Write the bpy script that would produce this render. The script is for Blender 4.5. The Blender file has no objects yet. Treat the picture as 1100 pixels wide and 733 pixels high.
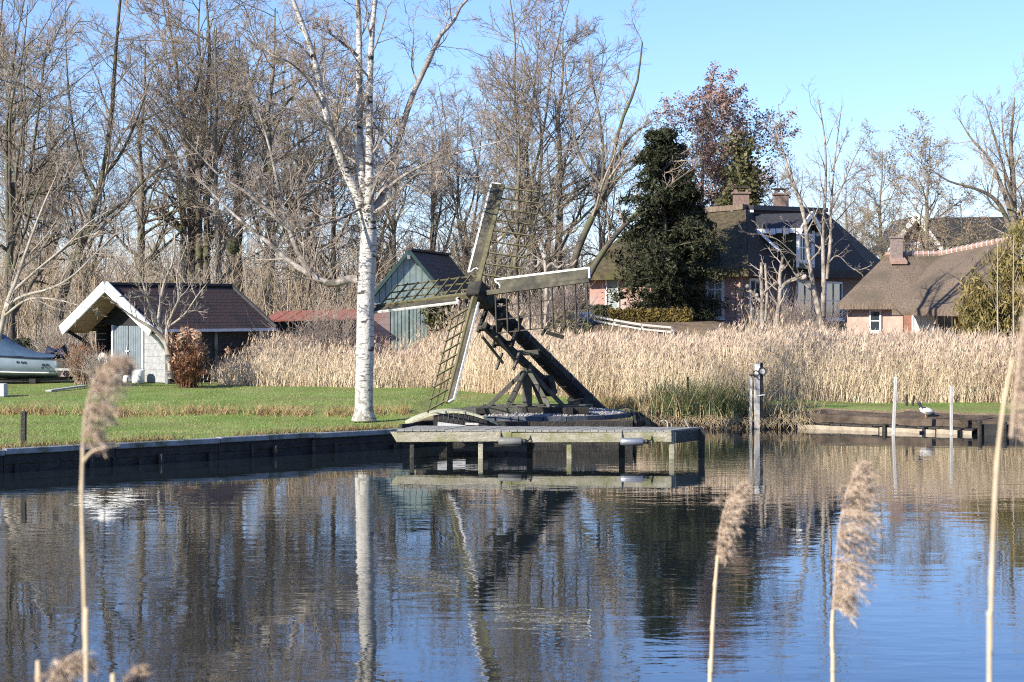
import bpy, math, random
import numpy as np
from mathutils import Vector, Matrix
R = math.radians
C = bpy.context.scene.collection
sc = bpy.context.scene
# ---------------------------------------------------------------- camera, sky, sun, exposure
F = 2139.0; HOR = 333.0; EYE = 3.0
cam_d = bpy.data.cameras.new('camera'); cam = bpy.data.objects.new('camera', cam_d); C.objects.link(cam)
cam.location = (0, 0, EYE); cam.rotation_euler = (R(90), 0, 0)
cam_d.sensor_width = 36; cam_d.lens = F / 1100 * 36; cam_d.shift_y = -(366.5 - HOR) / 1100
cam_d.clip_start = 0.1; cam_d.clip_end = 5000
cam_d.dof.use_dof = True; cam_d.dof.focus_distance = 47; cam_d.dof.aperture_fstop = 7.6
sc.camera = cam
SUN_DIR = Vector((-0.77, -0.64, 0)).normalized(); SUN_EL = 27.0
wd = bpy.data.worlds.new('World'); sc.world = wd; wd.use_nodes = True
nt = wd.node_tree; bg = nt.nodes['Background']
sky = nt.nodes.new('ShaderNodeTexSky'); sky.sky_type = 'NISHITA'; sky.sun_disc = False
sky.sun_elevation = R(SUN_EL); sky.sun_rotation = math.atan2(SUN_DIR.x, SUN_DIR.y)
sky.altitude = 0; sky.air_density = 1.0; sky.dust_density = 0.1; sky.ozone_density = 8.0
tint = nt.nodes.new('ShaderNodeMixRGB'); tint.blend_type = 'MULTIPLY'; tint.inputs[0].default_value = 1; tint.inputs[2].default_value = (1.13, .97, 1.04, 1)
nt.links.new(sky.outputs[0], tint.inputs[1]); nt.links.new(tint.outputs[0], bg.inputs[0]); bg.inputs[1].default_value = 0.116
sd = bpy.data.lights.new('sun', 'SUN'); sd.energy = 5.0; sd.angle = R(0.5); sd.color = (1.0, 0.93, 0.82)
sun = bpy.data.objects.new('sun', sd); C.objects.link(sun)
sv = Vector((SUN_DIR.x * math.cos(R(SUN_EL)), SUN_DIR.y * math.cos(R(SUN_EL)), math.sin(R(SUN_EL))))
sun.rotation_euler = sv.to_track_quat('Z', 'Y').to_euler(); sun.location = (0, 0, 60)
sc.view_settings.view_transform = 'Standard'; sc.view_settings.look = 'None'
sc.view_settings.gamma = 1.0; sc.view_settings.exposure = 0.9
sc.render.engine = 'CYCLES'
sc.cycles.use_denoising = False; sc.cycles.pixel_filter_type = 'BLACKMAN_HARRIS'; sc.cycles.filter_width = 1.1
sc.cycles.max_bounces = 5; sc.cycles.diffuse_bounces = 2; sc.cycles.glossy_bounces = 3

# ---------------------------------------------------------------- helpers
def P(px, py, d):
    """the point at distance d that the photograph shows at px, py"""
    return Vector(((px - 550) / F * d, d, EYE - (py - HOR) / F * d))
def X(px, d): return (px - 550) / F * d
def Z(py, d): return EYE - (py - HOR) / F * d

WL = {}
def tag(o, label=None, cat=None, group=None, kind=None):
    if label: o['label'] = label
    if cat: o['category'] = cat
    if group: o['group'] = group
    if kind: o['kind'] = kind
    return o
def thing(name, label, cat, loc=(0, 0, 0), group=None, rz=0):
    o = bpy.data.objects.new(name, None); C.objects.link(o); o.empty_display_size = .2
    o.location = loc; o.rotation_euler = (0, 0, rz); WL[o.name] = Vector(loc)
    return tag(o, label, cat, group)
def link_mesh(name, me, m, parent=None):
    o = bpy.data.objects.new(name, me); C.objects.link(o)
    if m is not None:
        for mm in (m if isinstance(m, (list, tuple)) else [m]): me.materials.append(mm)
    if parent: o.parent = parent; WL[o.name] = WL.get(parent.name, Vector())
    else: WL[o.name] = Vector()
    return o
def mesh_np(name, V, Fs, m, parent=None, smooth=False, midx=None, local=False):
    """V (n,3); Fs a list of index arrays (k,3) or (k,4)"""
    V = np.asarray(V, dtype=np.float32).reshape(-1, 3)
    if parent is not None and not local:
        V = V - np.array(WL.get(parent.name, Vector()), dtype=np.float32)
    Fs = [np.asarray(f, dtype=np.int32) for f in Fs if len(f)]
    me = bpy.data.meshes.new(name)
    me.vertices.add(len(V)); me.vertices.foreach_set('co', V.ravel())
    loops = np.concatenate([f.ravel() for f in Fs]); cnt = np.concatenate([np.full(len(f), f.shape[1], np.int32) for f in Fs])
    st = np.concatenate([[0], np.cumsum(cnt)[:-1]]).astype(np.int32)
    me.loops.add(len(loops)); me.loops.foreach_set('vertex_index', loops)
    me.polygons.add(len(cnt)); me.polygons.foreach_set('loop_start', st); me.polygons.foreach_set('loop_total', cnt)
    if midx is not None: me.polygons.foreach_set('material_index', np.asarray(midx, np.int32))
    if smooth: me.polygons.foreach_set('use_smooth', np.ones(len(cnt), bool))
    me.update(calc_edges=True)
    return link_mesh(name, me, m, parent)

class MB:
    def __init__(s): s.v = []; s.f = []
    def add(s, vs, fs):
        k = len(s.v); s.v += [Vector(v) for v in vs]; s.f += [[i + k for i in f] for f in fs]; return s
    def box8(s, p):
        return s.add(p, [(0, 3, 2, 1), (4, 5, 6, 7), (0, 1, 5, 4), (1, 2, 6, 5), (2, 3, 7, 6), (3, 0, 4, 7)])
    def box(s, c, sx, sy, sz, ax=None):
        c = Vector(c); x, y, z = ax if ax else (Vector((1, 0, 0)), Vector((0, 1, 0)), Vector((0, 0, 1)))
        x = x * (sx / 2); y = y * (sy / 2); z = z * (sz / 2)
        return s.box8([c - x - y - z, c + x - y - z, c + x + y - z, c - x + y - z, c - x - y + z, c + x - y + z, c + x + y + z, c - x + y + z])
    def beam(s, a, b, w, h, up=(0, 0, 1), w2=None, h2=None):
        a = Vector(a); b = Vector(b); t = (b - a).normalized(); up = Vector(up)
        if abs(t.dot(up.normalized())) > .98: up = Vector((1, 0, 0))
        x = t.cross(up).normalized(); y = x.cross(t).normalized()
        w2 = w if w2 is None else w2; h2 = h if h2 is None else h2
        q = []
        for p, ww, hh in ((a, w, h), (b, w2, h2)):
            q += [p - x * ww / 2 - y * hh / 2, p + x * ww / 2 - y * hh / 2, p + x * ww / 2 + y * hh / 2, p - x * ww / 2 + y * hh / 2]
        return s.box8(q)
    def tube(s, pts, rad, n=8, caps=True):
        pts = [Vector(p) for p in pts]; rad = rad if isinstance(rad, (list, tuple)) else [rad] * len(pts)
        k = len(s.v); ref = None
        for i, p in enumerate(pts):
            t = (pts[min(i + 1, len(pts) - 1)] - pts[max(i - 1, 0)]).normalized()
            if ref is None: ref = Vector((0, 0, 1)) if abs(t.z) < .9 else Vector((1, 0, 0))
            u = t.cross(ref).normalized(); v = t.cross(u).normalized()
            for j in range(n):
                a = 2 * math.pi * j / n; s.v.append(p + (u * math.cos(a) + v * math.sin(a)) * rad[i])
        for i in range(len(pts) - 1):
            for j in range(n):
                a = k + i * n + j; b = k + i * n + (j + 1) % n; s.f.append([a, b, b + n, a + n])
        if caps:
            s.f.append([k + j for j in range(n)][::-1]); e = k + (len(pts) - 1) * n; s.f.append([e + j for j in range(n)])
        return s
    def lathe(s, c, prof, n=14):
        c = Vector(c); k = len(s.v)
        for r, z in prof:
            for j in range(n):
                a = 2 * math.pi * j / n; s.v.append(c + Vector((r * math.cos(a), r * math.sin(a), z)))
        for i in range(len(prof) - 1):
            for j in range(n):
                a = k + i * n + j; b = k + i * n + (j + 1) % n; s.f.append([a, b, b + n, a + n])
        s.f.append([k + j for j in range(n)][::-1]); e = k + (len(prof) - 1) * n; s.f.append([e + j for j in range(n)])
        return s
    def slab(s, top, th, fs=None):
        """a sheet of polygons (top points, faces) given a thickness downwards"""
        n = len(top); fs = fs or [list(range(n))]
        top = [Vector(p) for p in top]; bot = [p - Vector((0, 0, th)) for p in top]
        ed = {}
        for f in fs:
            for i in range(len(f)):
                a, b = f[i], f[(i + 1) % len(f)]
                if (b, a) in ed: del ed[(b, a)]
                else: ed[(a, b)] = 1
        return s.add(top + bot, [list(f) for f in fs] + [[i + n for i in f][::-1] for f in fs] + [[b, a, a + n, b + n] for a, b in ed])
    def build(s, name, m, parent=None, smooth=False, bevel=0):
        off = WL.get(parent.name, Vector()) if parent else Vector()
        me = bpy.data.meshes.new(name); me.from_pydata([v - off for v in s.v], [], s.f); me.update()
        import bmesh
        bm = bmesh.new(); bm.from_mesh(me); bmesh.ops.recalc_face_normals(bm, faces=bm.faces)
        if bevel: bmesh.ops.bevel(bm, geom=bm.edges[:], offset=bevel, segments=1, affect='EDGES', profile=.5)
        bm.to_mesh(me); bm.free()
        if smooth: me.polygons.foreach_set('use_smooth', [True] * len(me.polygons))
        return link_mesh(name, me, m, parent)

# ---------------------------------------------------------------- materials
def mat(name, c1, c2=None, scale=3.0, rough=.8, bump=0, bscale=None, stretch=(1, 1, 1), spec=.3, c3=None, s3=.7, metal=0, detail=4, contrast=(.35, .65), transl=0):
    m = bpy.data.materials.new(name); m.use_nodes = True; t = m.node_tree; b = t.nodes['Principled BSDF']
    b.inputs['Roughness'].default_value = rough; b.inputs['Specular IOR Level'].default_value = spec; b.inputs['Metallic'].default_value = metal
    c1 = (*c1, 1)
    if c2 is None: b.inputs['Base Color'].default_value = c1
    tc = t.nodes.new('ShaderNodeTexCoord'); mp = t.nodes.new('ShaderNodeMapping'); mp.inputs['Scale'].default_value = stretch
    t.links.new(tc.outputs['Object'], mp.inputs[0])
    if c2 is not None:
        n = t.nodes.new('ShaderNodeTexNoise'); n.inputs['Scale'].default_value = scale; n.inputs['Detail'].default_value = detail; n.inputs['Roughness'].default_value = .65
        t.links.new(mp.outputs[0], n.inputs['Vector'])
        r = t.nodes.new('ShaderNodeValToRGB'); r.color_ramp.elements[0].position = contrast[0]; r.color_ramp.elements[1].position = contrast[1]
        r.color_ramp.elements[0].color = c1; r.color_ramp.elements[1].color = (*c2, 1)
        t.links.new(n.outputs['Fac'], r.inputs[0]); out = r.outputs[0]
        if c3 is not None:
            n2 = t.nodes.new('ShaderNodeTexNoise'); n2.inputs['Scale'].default_value = s3; n2.inputs['Detail'].default_value = 5
            t.links.new(tc.outputs['Object'], n2.inputs['Vector'])
            r2 = t.nodes.new('ShaderNodeValToRGB'); r2.color_ramp.elements[0].position = .48; r2.color_ramp.elements[1].position = .66
            t.links.new(n2.outputs['Fac'], r2.inputs[0])
            mx = t.nodes.new('ShaderNodeMixRGB'); t.links.new(r2.outputs[0], mx.inputs[0]); t.links.new(out, mx.inputs[1]); mx.inputs[2].default_value = (*c3, 1); out = mx.outputs[0]
        t.links.new(out, b.inputs['Base Color'])
    if bump:
        n = t.nodes.new('ShaderNodeTexNoise'); n.inputs['Scale'].default_value = bscale or scale * 3; n.inputs['Detail'].default_value = 4
        t.links.new(mp.outputs[0], n.inputs['Vector'])
        bp = t.nodes.new('ShaderNodeBump'); bp.inputs['Strength'].default_value = bump; bp.inputs['Distance'].default_value = .05
        t.links.new(n.outputs['Fac'], bp.inputs['Height']); t.links.new(bp.outputs[0], b.inputs['Normal'])
    return m
M = {}
M['white'] = mat('white_paint', (.78, .78, .76), (.66, .66, .63), 6, .5)
M['white_weathered'] = mat('white_weathered', (.74, .74, .70), (.5, .5, .45), 9, .6)
M['tarred'] = mat('tarred_wood', (.012, .012, .013), (.03, .028, .026), 6, .7, .4, 30, (1, 1, 1))
M['mill_black'] = mat('mill_timber', (.012, .011, .010), (.030, .027, .022), 5, .75, .4, 25, c3=(.045, .045, .032), s3=2.5)
M['mill_grey'] = mat('mill_grey_timber', (.06, .056, .048), (.125, .115, .095), 7, .8, .4, 25, c3=(.08, .085, .055), s3=3)
M['sail_board'] = mat('sail_board', (.058, .052, .036), (.11, .10, .068), 6, .75, .3, 30, c3=(.035, .033, .026), s3=2)
M['edge_white'] = mat('edge_white', (.62, .61, .57), (.44, .43, .38), 7, .6)
M['lattice'] = mat('lattice_timber', (.09, .082, .04), (.15, .135, .07), 8, .75)
M['lattice_dark'] = mat('dark_lattice_timber', (.035, .03, .022), (.065, .055, .04), 8, .75)
M['jetty'] = mat('jetty_timber', (.25, .23, .165), (.40, .37, .28), 5, .8, .5, 20, (1, 1, 3), c3=(.20, .20, .09), s3=2.2)
M['front_light'] = mat('pale_board', (.27, .22, .155), (.40, .335, .25), 6, .8, .3, 20)
M['jetty_top'] = mat('jetty_deck', (.20, .195, .17), (.32, .31, .27), 7, .85, .3, 25)
M['wet_and_shaded_wood'] = mat('wet_and_shaded_wood', (.020, .018, .015), (.048, .043, .034), 5, .6, .5, 20)
M['cap'] = mat('bank_capping', (.20, .21, .21), (.32, .33, .33), 4, .8, .4, 18, c3=(.10, .11, .07), s3=3)
M['post'] = mat('weathered_post', (.34, .32, .29), (.50, .48, .44), 6, .8, .3, 20, (1, 1, .3))
M['roof_tile'] = mat('purple_roof_tile', (.036, .024, .022), (.068, .044, .039), 18, .7, .6, 14, (1, 1, 1), c3=(.035, .028, .026), s3=1.2)
M['roof_slate'] = mat('dark_slate', (.026, .026, .029), (.05, .049, .052), 9, .6, .5, 14)
M['roof_black'] = mat('black_tiles', (.02, .02, .022), (.04, .04, .042), 9, .7, .5, 14)
M['red_tile'] = mat('red_tile', (.25, .085, .06), (.36, .145, .10), 9, .7)
M['ridge_tile'] = mat('orange_ridge_tile', (.27, .165, .125), (.37, .255, .205), 5, .8)
M['brick_grey'] = mat('greyed_brick', (.17, .13, .115), (.29, .24, .21), 14, .9, .3, 30)
M['mortar'] = mat('pale_mortar', (.55, .50, .45), (.66, .60, .55), 8, .9)
M['door_grey'] = mat('grey_blue_paint', (.13, .165, .185), (.18, .215, .235), 5, .6)
M['door_gap'] = mat('dark_gap', (.03, .035, .035))
M['teal'] = mat('teal_boards', (.24, .31, .28), (.34, .41, .375), 4, .7, 0, c3=(.20, .26, .235), s3=1.5)
M['teal_dark'] = mat('teal_batten', (.045, .085, .08), (.07, .115, .105), 4, .65)
M['pale_wall'] = mat('pale_block_wall', (.24, .25, .25), (.36, .36, .35), 7, .85, .3, 20)
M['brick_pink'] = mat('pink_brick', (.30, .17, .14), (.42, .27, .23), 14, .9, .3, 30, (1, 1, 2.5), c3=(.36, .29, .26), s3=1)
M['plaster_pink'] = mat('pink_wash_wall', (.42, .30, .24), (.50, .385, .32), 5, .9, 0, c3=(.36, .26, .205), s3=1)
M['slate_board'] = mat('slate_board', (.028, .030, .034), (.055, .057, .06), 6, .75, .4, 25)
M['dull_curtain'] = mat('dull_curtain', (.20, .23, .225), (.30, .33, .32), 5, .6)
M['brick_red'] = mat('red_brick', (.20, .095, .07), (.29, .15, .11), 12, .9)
M['brick_chimney_and_shade'] = mat('chimney_and_shaded_brick', (.15, .10, .08), (.27, .195, .155), 14, .9, .3, 30)
M['lead'] = mat('lead_flashing', (.55, .57, .60), (.66, .68, .70), 5, .5)
M['thatch'] = mat('thatch', (.12, .09, .066), (.25, .19, .14), 11, .95, 1.0, 22, (1.6, 1.6, .35), c3=(.13, .105, .075), s3=.7)
M['thatch_moss'] = mat('mossy_thatch', (.045, .037, .022), (.115, .092, .05), 5, .95, .9, 18, (1, 1, .5), c3=(.075, .075, .025), s3=.6)
M['thatch_dark'] = mat('thatch_edge_and_shade', (.035, .028, .022), (.07, .058, .045), 6, .95)
M['glass'] = mat('window_glass', (.03, .04, .05), None, 1, .08, spec=.6)
M['curtain'] = mat('net_curtain', (.62, .64, .62), (.7, .7, .68), 5, .9)
M['black'] = mat('black_iron', (.015, .015, .016), (.03, .03, .03), 8, .5)
M['steel'] = mat('galvanised_steel', (.24, .25, .27), (.34, .35, .38), 6, .4, metal=.6)
M['grey_rubber'] = mat('grey_fender', (.13, .13, .12), (.2, .2, .18), 6, .5)
M['hull'] = mat('boat_hull', (.24, .31, .39), (.30, .37, .45), 3, .3, spec=.5)
M['hull_dark'] = mat('antifouling', (.03, .04, .06))
M['cover'] = mat('boat_cover', (.055, .10, .16), (.075, .13, .20), 3, .7, .3, 6)
M['navy'] = mat('navy_cover', (.012, .016, .04), (.02, .025, .055), 4, .7)
M['concrete'] = mat('concrete', (.46, .46, .44), (.56, .56, .54), 6, .9)
M['dirt'] = mat('dirt', (.14, .10, .07), (.24, .18, .13), 3, .95, .5, 10)
M['gravel'] = mat('gravel_stone', (.19, .18, .165), (.38, .36, .33), 9, .9, c3=(.22, .22, .24), s3=5)
M['net'] = mat('dark_boarding', (.045, .055, .07), (.085, .10, .12), 6, .8, .4, 20)
M['soffit'] = mat('soffit_wood', (.32, .21, .12), (.42, .29, .18), 5, .8)
M['bark'] = mat('grey_bark', (.11, .092, .072), (.235, .20, .16), 6, .95, c3=(.13, .125, .06), s3=1.2)
M['twig'] = mat('twig_brown', (.24, .195, .15), (.40, .34, .275), 1.5, .9)
M['twig_tan'] = mat('twig_tan', (.28, .225, .155), (.44, .36, .255), 1.2, .9)
M['twig_red'] = mat('twig_reddish', (.25, .195, .155), (.39, .32, .265), 1.5, .9)
M['twig_pale'] = mat('twig_pale', (.28, .235, .19), (.42, .36, .30), 2, .9)
M['bark_dark'] = mat('dark_bark', (.055, .046, .036), (.13, .11, .086), 5, .95, c3=(.10, .105, .05), s3=1)
M['bark_pale'] = mat('pale_bark', (.26, .23, .19), (.46, .41, .35), 5, .9, c3=(.24, .2, .16), s3=2.5)
M['bark_stain'] = mat('stained_bark', (.16, .13, .10), (.44, .39, .33), 3.5, .9, .5, 20, (1, 1, .5), c3=(.10, .085, .065), s3=3.5)
M['needle'] = mat('dark_evergreen', (.010, .014, .008), (.034, .042, .020), 2.4, .7, c3=(.075, .075, .038), s3=3.0, spec=.15)
M['cover_board'] = mat('pale_cover_board', (.34, .34, .22), (.48, .47, .34), 5, .85, .4, 20)
M['ivy'] = mat('ivy_leaf', (.05, .055, .022), (.13, .12, .05), 1.6, .6)
M['russet'] = mat('russet_leaf', (.23, .14, .108), (.36, .24, .195), 1.2, .8)
M['alder_leaf'] = mat('alder_catkin', (.20, .15, .085), (.32, .25, .16), 1.2, .9)
M['bush_gold'] = mat('golden_bush', (.14, .115, .035), (.30, .23, .085), 1.4, .8, c3=(.10, .095, .03), s3=.9)
M['hedge_gold'] = mat('ochre_hedge', (.09, .065, .018), (.17, .125, .035), 2.5, .8)
M['hedge_green'] = mat('dark_hedge', (.025, .03, .016), (.06, .06, .03), 2.5, .8)
M['hydrangea'] = mat('dead_flower_head', (.30, .17, .10), (.50, .34, .24), 6, .9)
M['rust_leaf'] = mat('rust_leaf', (.17, .07, .035), (.30, .15, .08), 4, .8)
M['bush_grey'] = mat('grey_twig_bush', (.27, .19, .14), (.38, .28, .20), 3, .9)
M['straw'] = mat('reed_straw', (.60, .475, .305), (.82, .69, .49), .9, .75, c3=(.50, .38, .24), s3=.45)
M['straw_dark'] = mat('old_reed', (.30, .20, .125), (.46, .33, .21), .9, .8)
M['plume_far'] = mat('reed_plume', (.36, .265, .19), (.56, .44, .325), 1.1, .9)
M['plume'] = mat('near_plume', (.40, .30, .215), (.57, .45, .335), 25, .9)
M['stem'] = mat('near_stem', (.54, .42, .265), (.66, .53, .36), 8, .6)
M['sedge'] = mat('sedge_green', (.06, .085, .025), (.14, .16, .05), 2, .7)
M['sedge_dry'] = mat('sedge_dry', (.36, .27, .15), (.52, .41, .25), 2, .8)
M['grass'] = mat('grass_blade', (.105, .185, .03), (.20, .275, .065), .8, .7, c3=(.30, .265, .115), s3=.8)
M['grass_dry'] = mat('dry_tuft', (.26, .18, .08), (.42, .31, .16), 3, .85)
M['bird_white'] = mat('white_feather', (.72, .71, .68), (.62, .6, .58), 20, .8)
M['bird_dark'] = mat('dark_feather', (.02, .022, .04), (.04, .04, .06), 20, .6)
M['orange'] = mat('orange_leg', (.5, .2, .05))
M['bark_limb'] = mat('birch_limb', (.12, .10, .085), (.42, .38, .34), 5, .9, c3=(.09, .08, .065), s3=3)
def birch_mat():
    m = mat('birch_bark', (.58, .555, .51), (.43, .405, .36), 5, .8, .4, 14); t = m.node_tree; b = t.nodes['Principled BSDF']
    old = b.inputs['Base Color'].links[0].from_socket; tc = [n for n in t.nodes if n.type == 'TEX_COORD'][0]
    def layer(prev, stretch, scale, lo, hi, col, det=3):
        mp = t.nodes.new('ShaderNodeMapping'); mp.inputs['Scale'].default_value = stretch; t.links.new(tc.outputs['Object'], mp.inputs[0])
        n = t.nodes.new('ShaderNodeTexNoise'); n.inputs['Scale'].default_value = scale; n.inputs['Detail'].default_value = det; t.links.new(mp.outputs[0], n.inputs[0])
        r = t.nodes.new('ShaderNodeValToRGB'); r.color_ramp.elements[0].position = lo; r.color_ramp.elements[1].position = hi; t.links.new(n.outputs[0], r.inputs[0])
        mx = t.nodes.new('ShaderNodeMixRGB'); t.links.new(r.outputs[0], mx.inputs[0]); t.links.new(prev, mx.inputs[1]); mx.inputs[2].default_value = (*col, 1); return mx.outputs[0]
    c = layer(old, (1.5, 1.5, 6), 4.2, .575, .65, (.14, .125, .11))
    c = layer(c, (1, 1, 2.6), 2.1, .60, .66, (.04, .035, .03), 4)
    c = layer(c, (1, 1, 1), .9, .60, .72, (.22, .20, .14), 5); c = layer(c, (1, 1, 5), 9, .60, .68, (.20, .185, .165), 3)
    sx = t.nodes.new('ShaderNodeSeparateXYZ'); t.links.new(tc.outputs['Object'], sx.inputs[0])
    mr = t.nodes.new('ShaderNodeMapRange'); mr.inputs[1].default_value = .1; mr.inputs[2].default_value = 1.3; mr.inputs[3].default_value = .50; mr.inputs[4].default_value = .32; t.links.new(sx.outputs[2], mr.inputs[0])
    nz = t.nodes.new('ShaderNodeTexNoise'); nz.inputs['Scale'].default_value = 7; nz.inputs['Detail'].default_value = 5; t.links.new(tc.outputs['Object'], nz.inputs[0])
    gt = t.nodes.new('ShaderNodeMath'); gt.operation = 'LESS_THAN'; t.links.new(nz.outputs[0], gt.inputs[0]); t.links.new(mr.outputs[0], gt.inputs[1])
    mx = t.nodes.new('ShaderNodeMixRGB'); t.links.new(gt.outputs[0], mx.inputs[0]); t.links.new(c, mx.inputs[1]); mx.inputs[2].default_value = (.25, .235, .185, 1); c = mx.outputs[0]
    t.links.new(c, b.inputs['Base Color']); return m
M['birch'] = birch_mat()
# ---------------------------------------------------------------- ground and water
def sm(a, b, x):
    t = np.clip((np.asarray(x, float) - a) / (b - a), 0, 1); return t * t * (3 - 2 * t)
BANK = [(-200, -140), (-60, 0), (-20, 26.5), (-9.4, 36.7), (-2.45, 43.2), (-1.9, 44.2), (2.7, 44.4), (3.0, 50.5), (7.3, 50.6), (11.2, 48.2), (16, 46.6), (60, 40), (200, 35)]
def bank(x): return np.interp(x, [b[0] for b in BANK], [b[1] for b in BANK])
def g(x, y):
    """height of the land beyond the water"""
    x = np.asarray(x, float); y = np.asarray(y, float)
    left = 1 - sm(-2.6, -2.0, x)
    z = .5 + left * (-.08 + .16 * sm(47.6, 48.2, y))
    z = z - .18 * sm(2.8, 3.4, x) * (1 - sm(50.2, 51.6, y + np.maximum(0, x - 7) * .35))
    m = sm(-6, -1.5, x) * (1 - sm(7.5, 12, x))
    z = z + m * 2.05 * sm(68.5, 73.5, y) + (1 - m) * .6 * sm(70, 85, y) * (1 - sm(8, 11, x) * (1 - sm(88, 96, y)))
    return z + .03 * np.sin(x * 1.3 + 1) * np.sin(y * .9) * sm(0, 3, y - bank(x))
def build_ground():
    xs = np.unique(np.concatenate([np.arange(-200, -26, 12.), np.arange(-26, 26, .4), np.arange(26, 200, 12.), [b[0] for b in BANK], [-1200, 1200]]))
    xs = xs[(xs >= -1200)]
    offs = np.unique(np.concatenate([[0, .12, .3], np.arange(.6, 14, .45), np.arange(14, 50, 1.), np.arange(52, 90, 4), [100, 130, 200, 400, 900, 3000]]))
    near = [(-60, 1.3), (2.5, 1.25), (4.5, .5), (6.5, -.3), (9, -1.2)]
    V = []; K = []
    for x in xs:
        b = float(bank(np.clip(x, -200, 200)))
        for y, z in near:
            yy = min(y, b - 1) if y > 0 else min(y, b - 40)
            V.append((x, yy, z)); K.append(2)
        V.append((x, b - .015, -1.2)); K.append(2)
        ys = b + offs; zs = g(np.full(len(ys), x), ys)
        for o, y, z in zip(offs, ys, zs):
            V.append((x, y, z))
            k = 0.
            d_reed = np.interp(x, RX, RY)
            if x > -9.3 and y > d_reed + .3: k = 1.
            if x < -9.3 and y > 70: k = 1.
            if -6 < x < 12 and 67.5 < y < 77: k = 1.5
            if x > 3.0 and y < 50.9 - max(0, x - 8) * .45 and x < 14: k = 2
            if -2.3 < x < 2.8 and y < 49.6: k = 2 if x > .2 or y < 45.5 else .6
            K.append(k)
    n = len(near) + 1 + len(offs); nx = len(xs)
    i = np.arange(nx - 1)[:, None] * n + np.arange(n - 1)[None, :]
    f = np.stack([i, i + n, i + n + 1, i + 1], -1).reshape(-1, 4)
    m = bpy.data.materials.new('ground'); m.use_nodes = True; t = m.node_tree; b = t.nodes['Principled BSDF']; b.inputs['Roughness'].default_value = .95; b.inputs['Specular IOR Level'].default_value = .1
    tc = t.nodes.new('ShaderNodeTexCoord'); at = t.nodes.new('ShaderNodeAttribute'); at.attribute_name = 'cover'
    def noise(s, d=5, st=(1, 1, 1)):
        mp = t.nodes.new('ShaderNodeMapping'); mp.inputs['Scale'].default_value = st; t.links.new(tc.outputs['Object'], mp.inputs[0])
        n_ = t.nodes.new('ShaderNodeTexNoise'); n_.inputs['Scale'].default_value = s; n_.inputs['Detail'].default_value = d; t.links.new(mp.outputs[0], n_.inputs[0]); return n_.outputs['Fac']
    def ramp(x, lo, hi, ca, cb):
        r = t.nodes.new('ShaderNodeValToRGB'); r.color_ramp.elements[0].position = lo; r.color_ramp.elements[1].position = hi
        r.color_ramp.elements[0].color = (*ca, 1); r.color_ramp.elements[1].color = (*cb, 1); t.links.new(x, r.inputs[0]); return r.outputs[0]
    def mix(fac, a, c):
        mx = t.nodes.new('ShaderNodeMixRGB'); t.links.new(fac, mx.inputs[0]); t.links.new(a, mx.inputs[1]); t.links.new(c, mx.inputs[2]); return mx.outputs[0]
    gr = ramp(noise(1.1, 6, (1, .35, 1)), .35, .68, (.14, .21, .045), (.225, .275, .09))
    gr = mix(ramp(noise(.5, 6), .42, .64, (0, 0, 0), (.85, .85, .85)), gr, ramp(noise(9), .3, .7, (.25, .235, .10), (.17, .165, .055)))
    lit = ramp(noise(3), .3, .7, (.20, .14, .085), (.34, .25, .15))
    dirt = ramp(noise(2.5), .3, .7, (.05, .04, .03), (.16, .12, .085))
    mt = t.nodes.new('ShaderNodeMath'); mt.operation = 'MULTIPLY_ADD'; t.links.new(noise(2.2), mt.inputs[0]); mt.inputs[1].default_value = .5; t.links.new(at.outputs['Fac'], mt.inputs[2])
    s1 = t.nodes.new('ShaderNodeMapRange'); s1.inputs[1].default_value = .55; s1.inputs[2].default_value = .85; t.links.new(mt.outputs[0], s1.inputs[0])
    s2 = t.nodes.new('ShaderNodeMapRange'); s2.inputs[1].default_value = 1.55; s2.inputs[2].default_value = 1.85; t.links.new(mt.outputs[0], s2.inputs[0])
    c = mix(s2.outputs[0], mix(s1.outputs[0], gr, lit), dirt); t.links.new(c, b.inputs['Base Color'])
    bp = t.nodes.new('ShaderNodeBump'); bp.inputs['Strength'].default_value = .8; bp.inputs['Distance'].default_value = .06; t.links.new(noise(14), bp.inputs['Height']); t.links.new(bp.outputs[0], b.inputs['Normal'])
    o = mesh_np('ground', V, [f], m, smooth=False)
    a = o.data.attributes.new('cover', 'FLOAT', 'POINT'); a.data.foreach_set('value', np.array(K, np.float32))
    tag(o, kind='structure')
RX = [-9.6, -2.0, 0.8, 3.4, 8.5, 12.2, 16, 30]; RY = [63.2, 61.6, 57.2, 56.2, 54.2, 53.2, 52.4, 46]   # front edge of the reed bed
build_ground()
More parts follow.
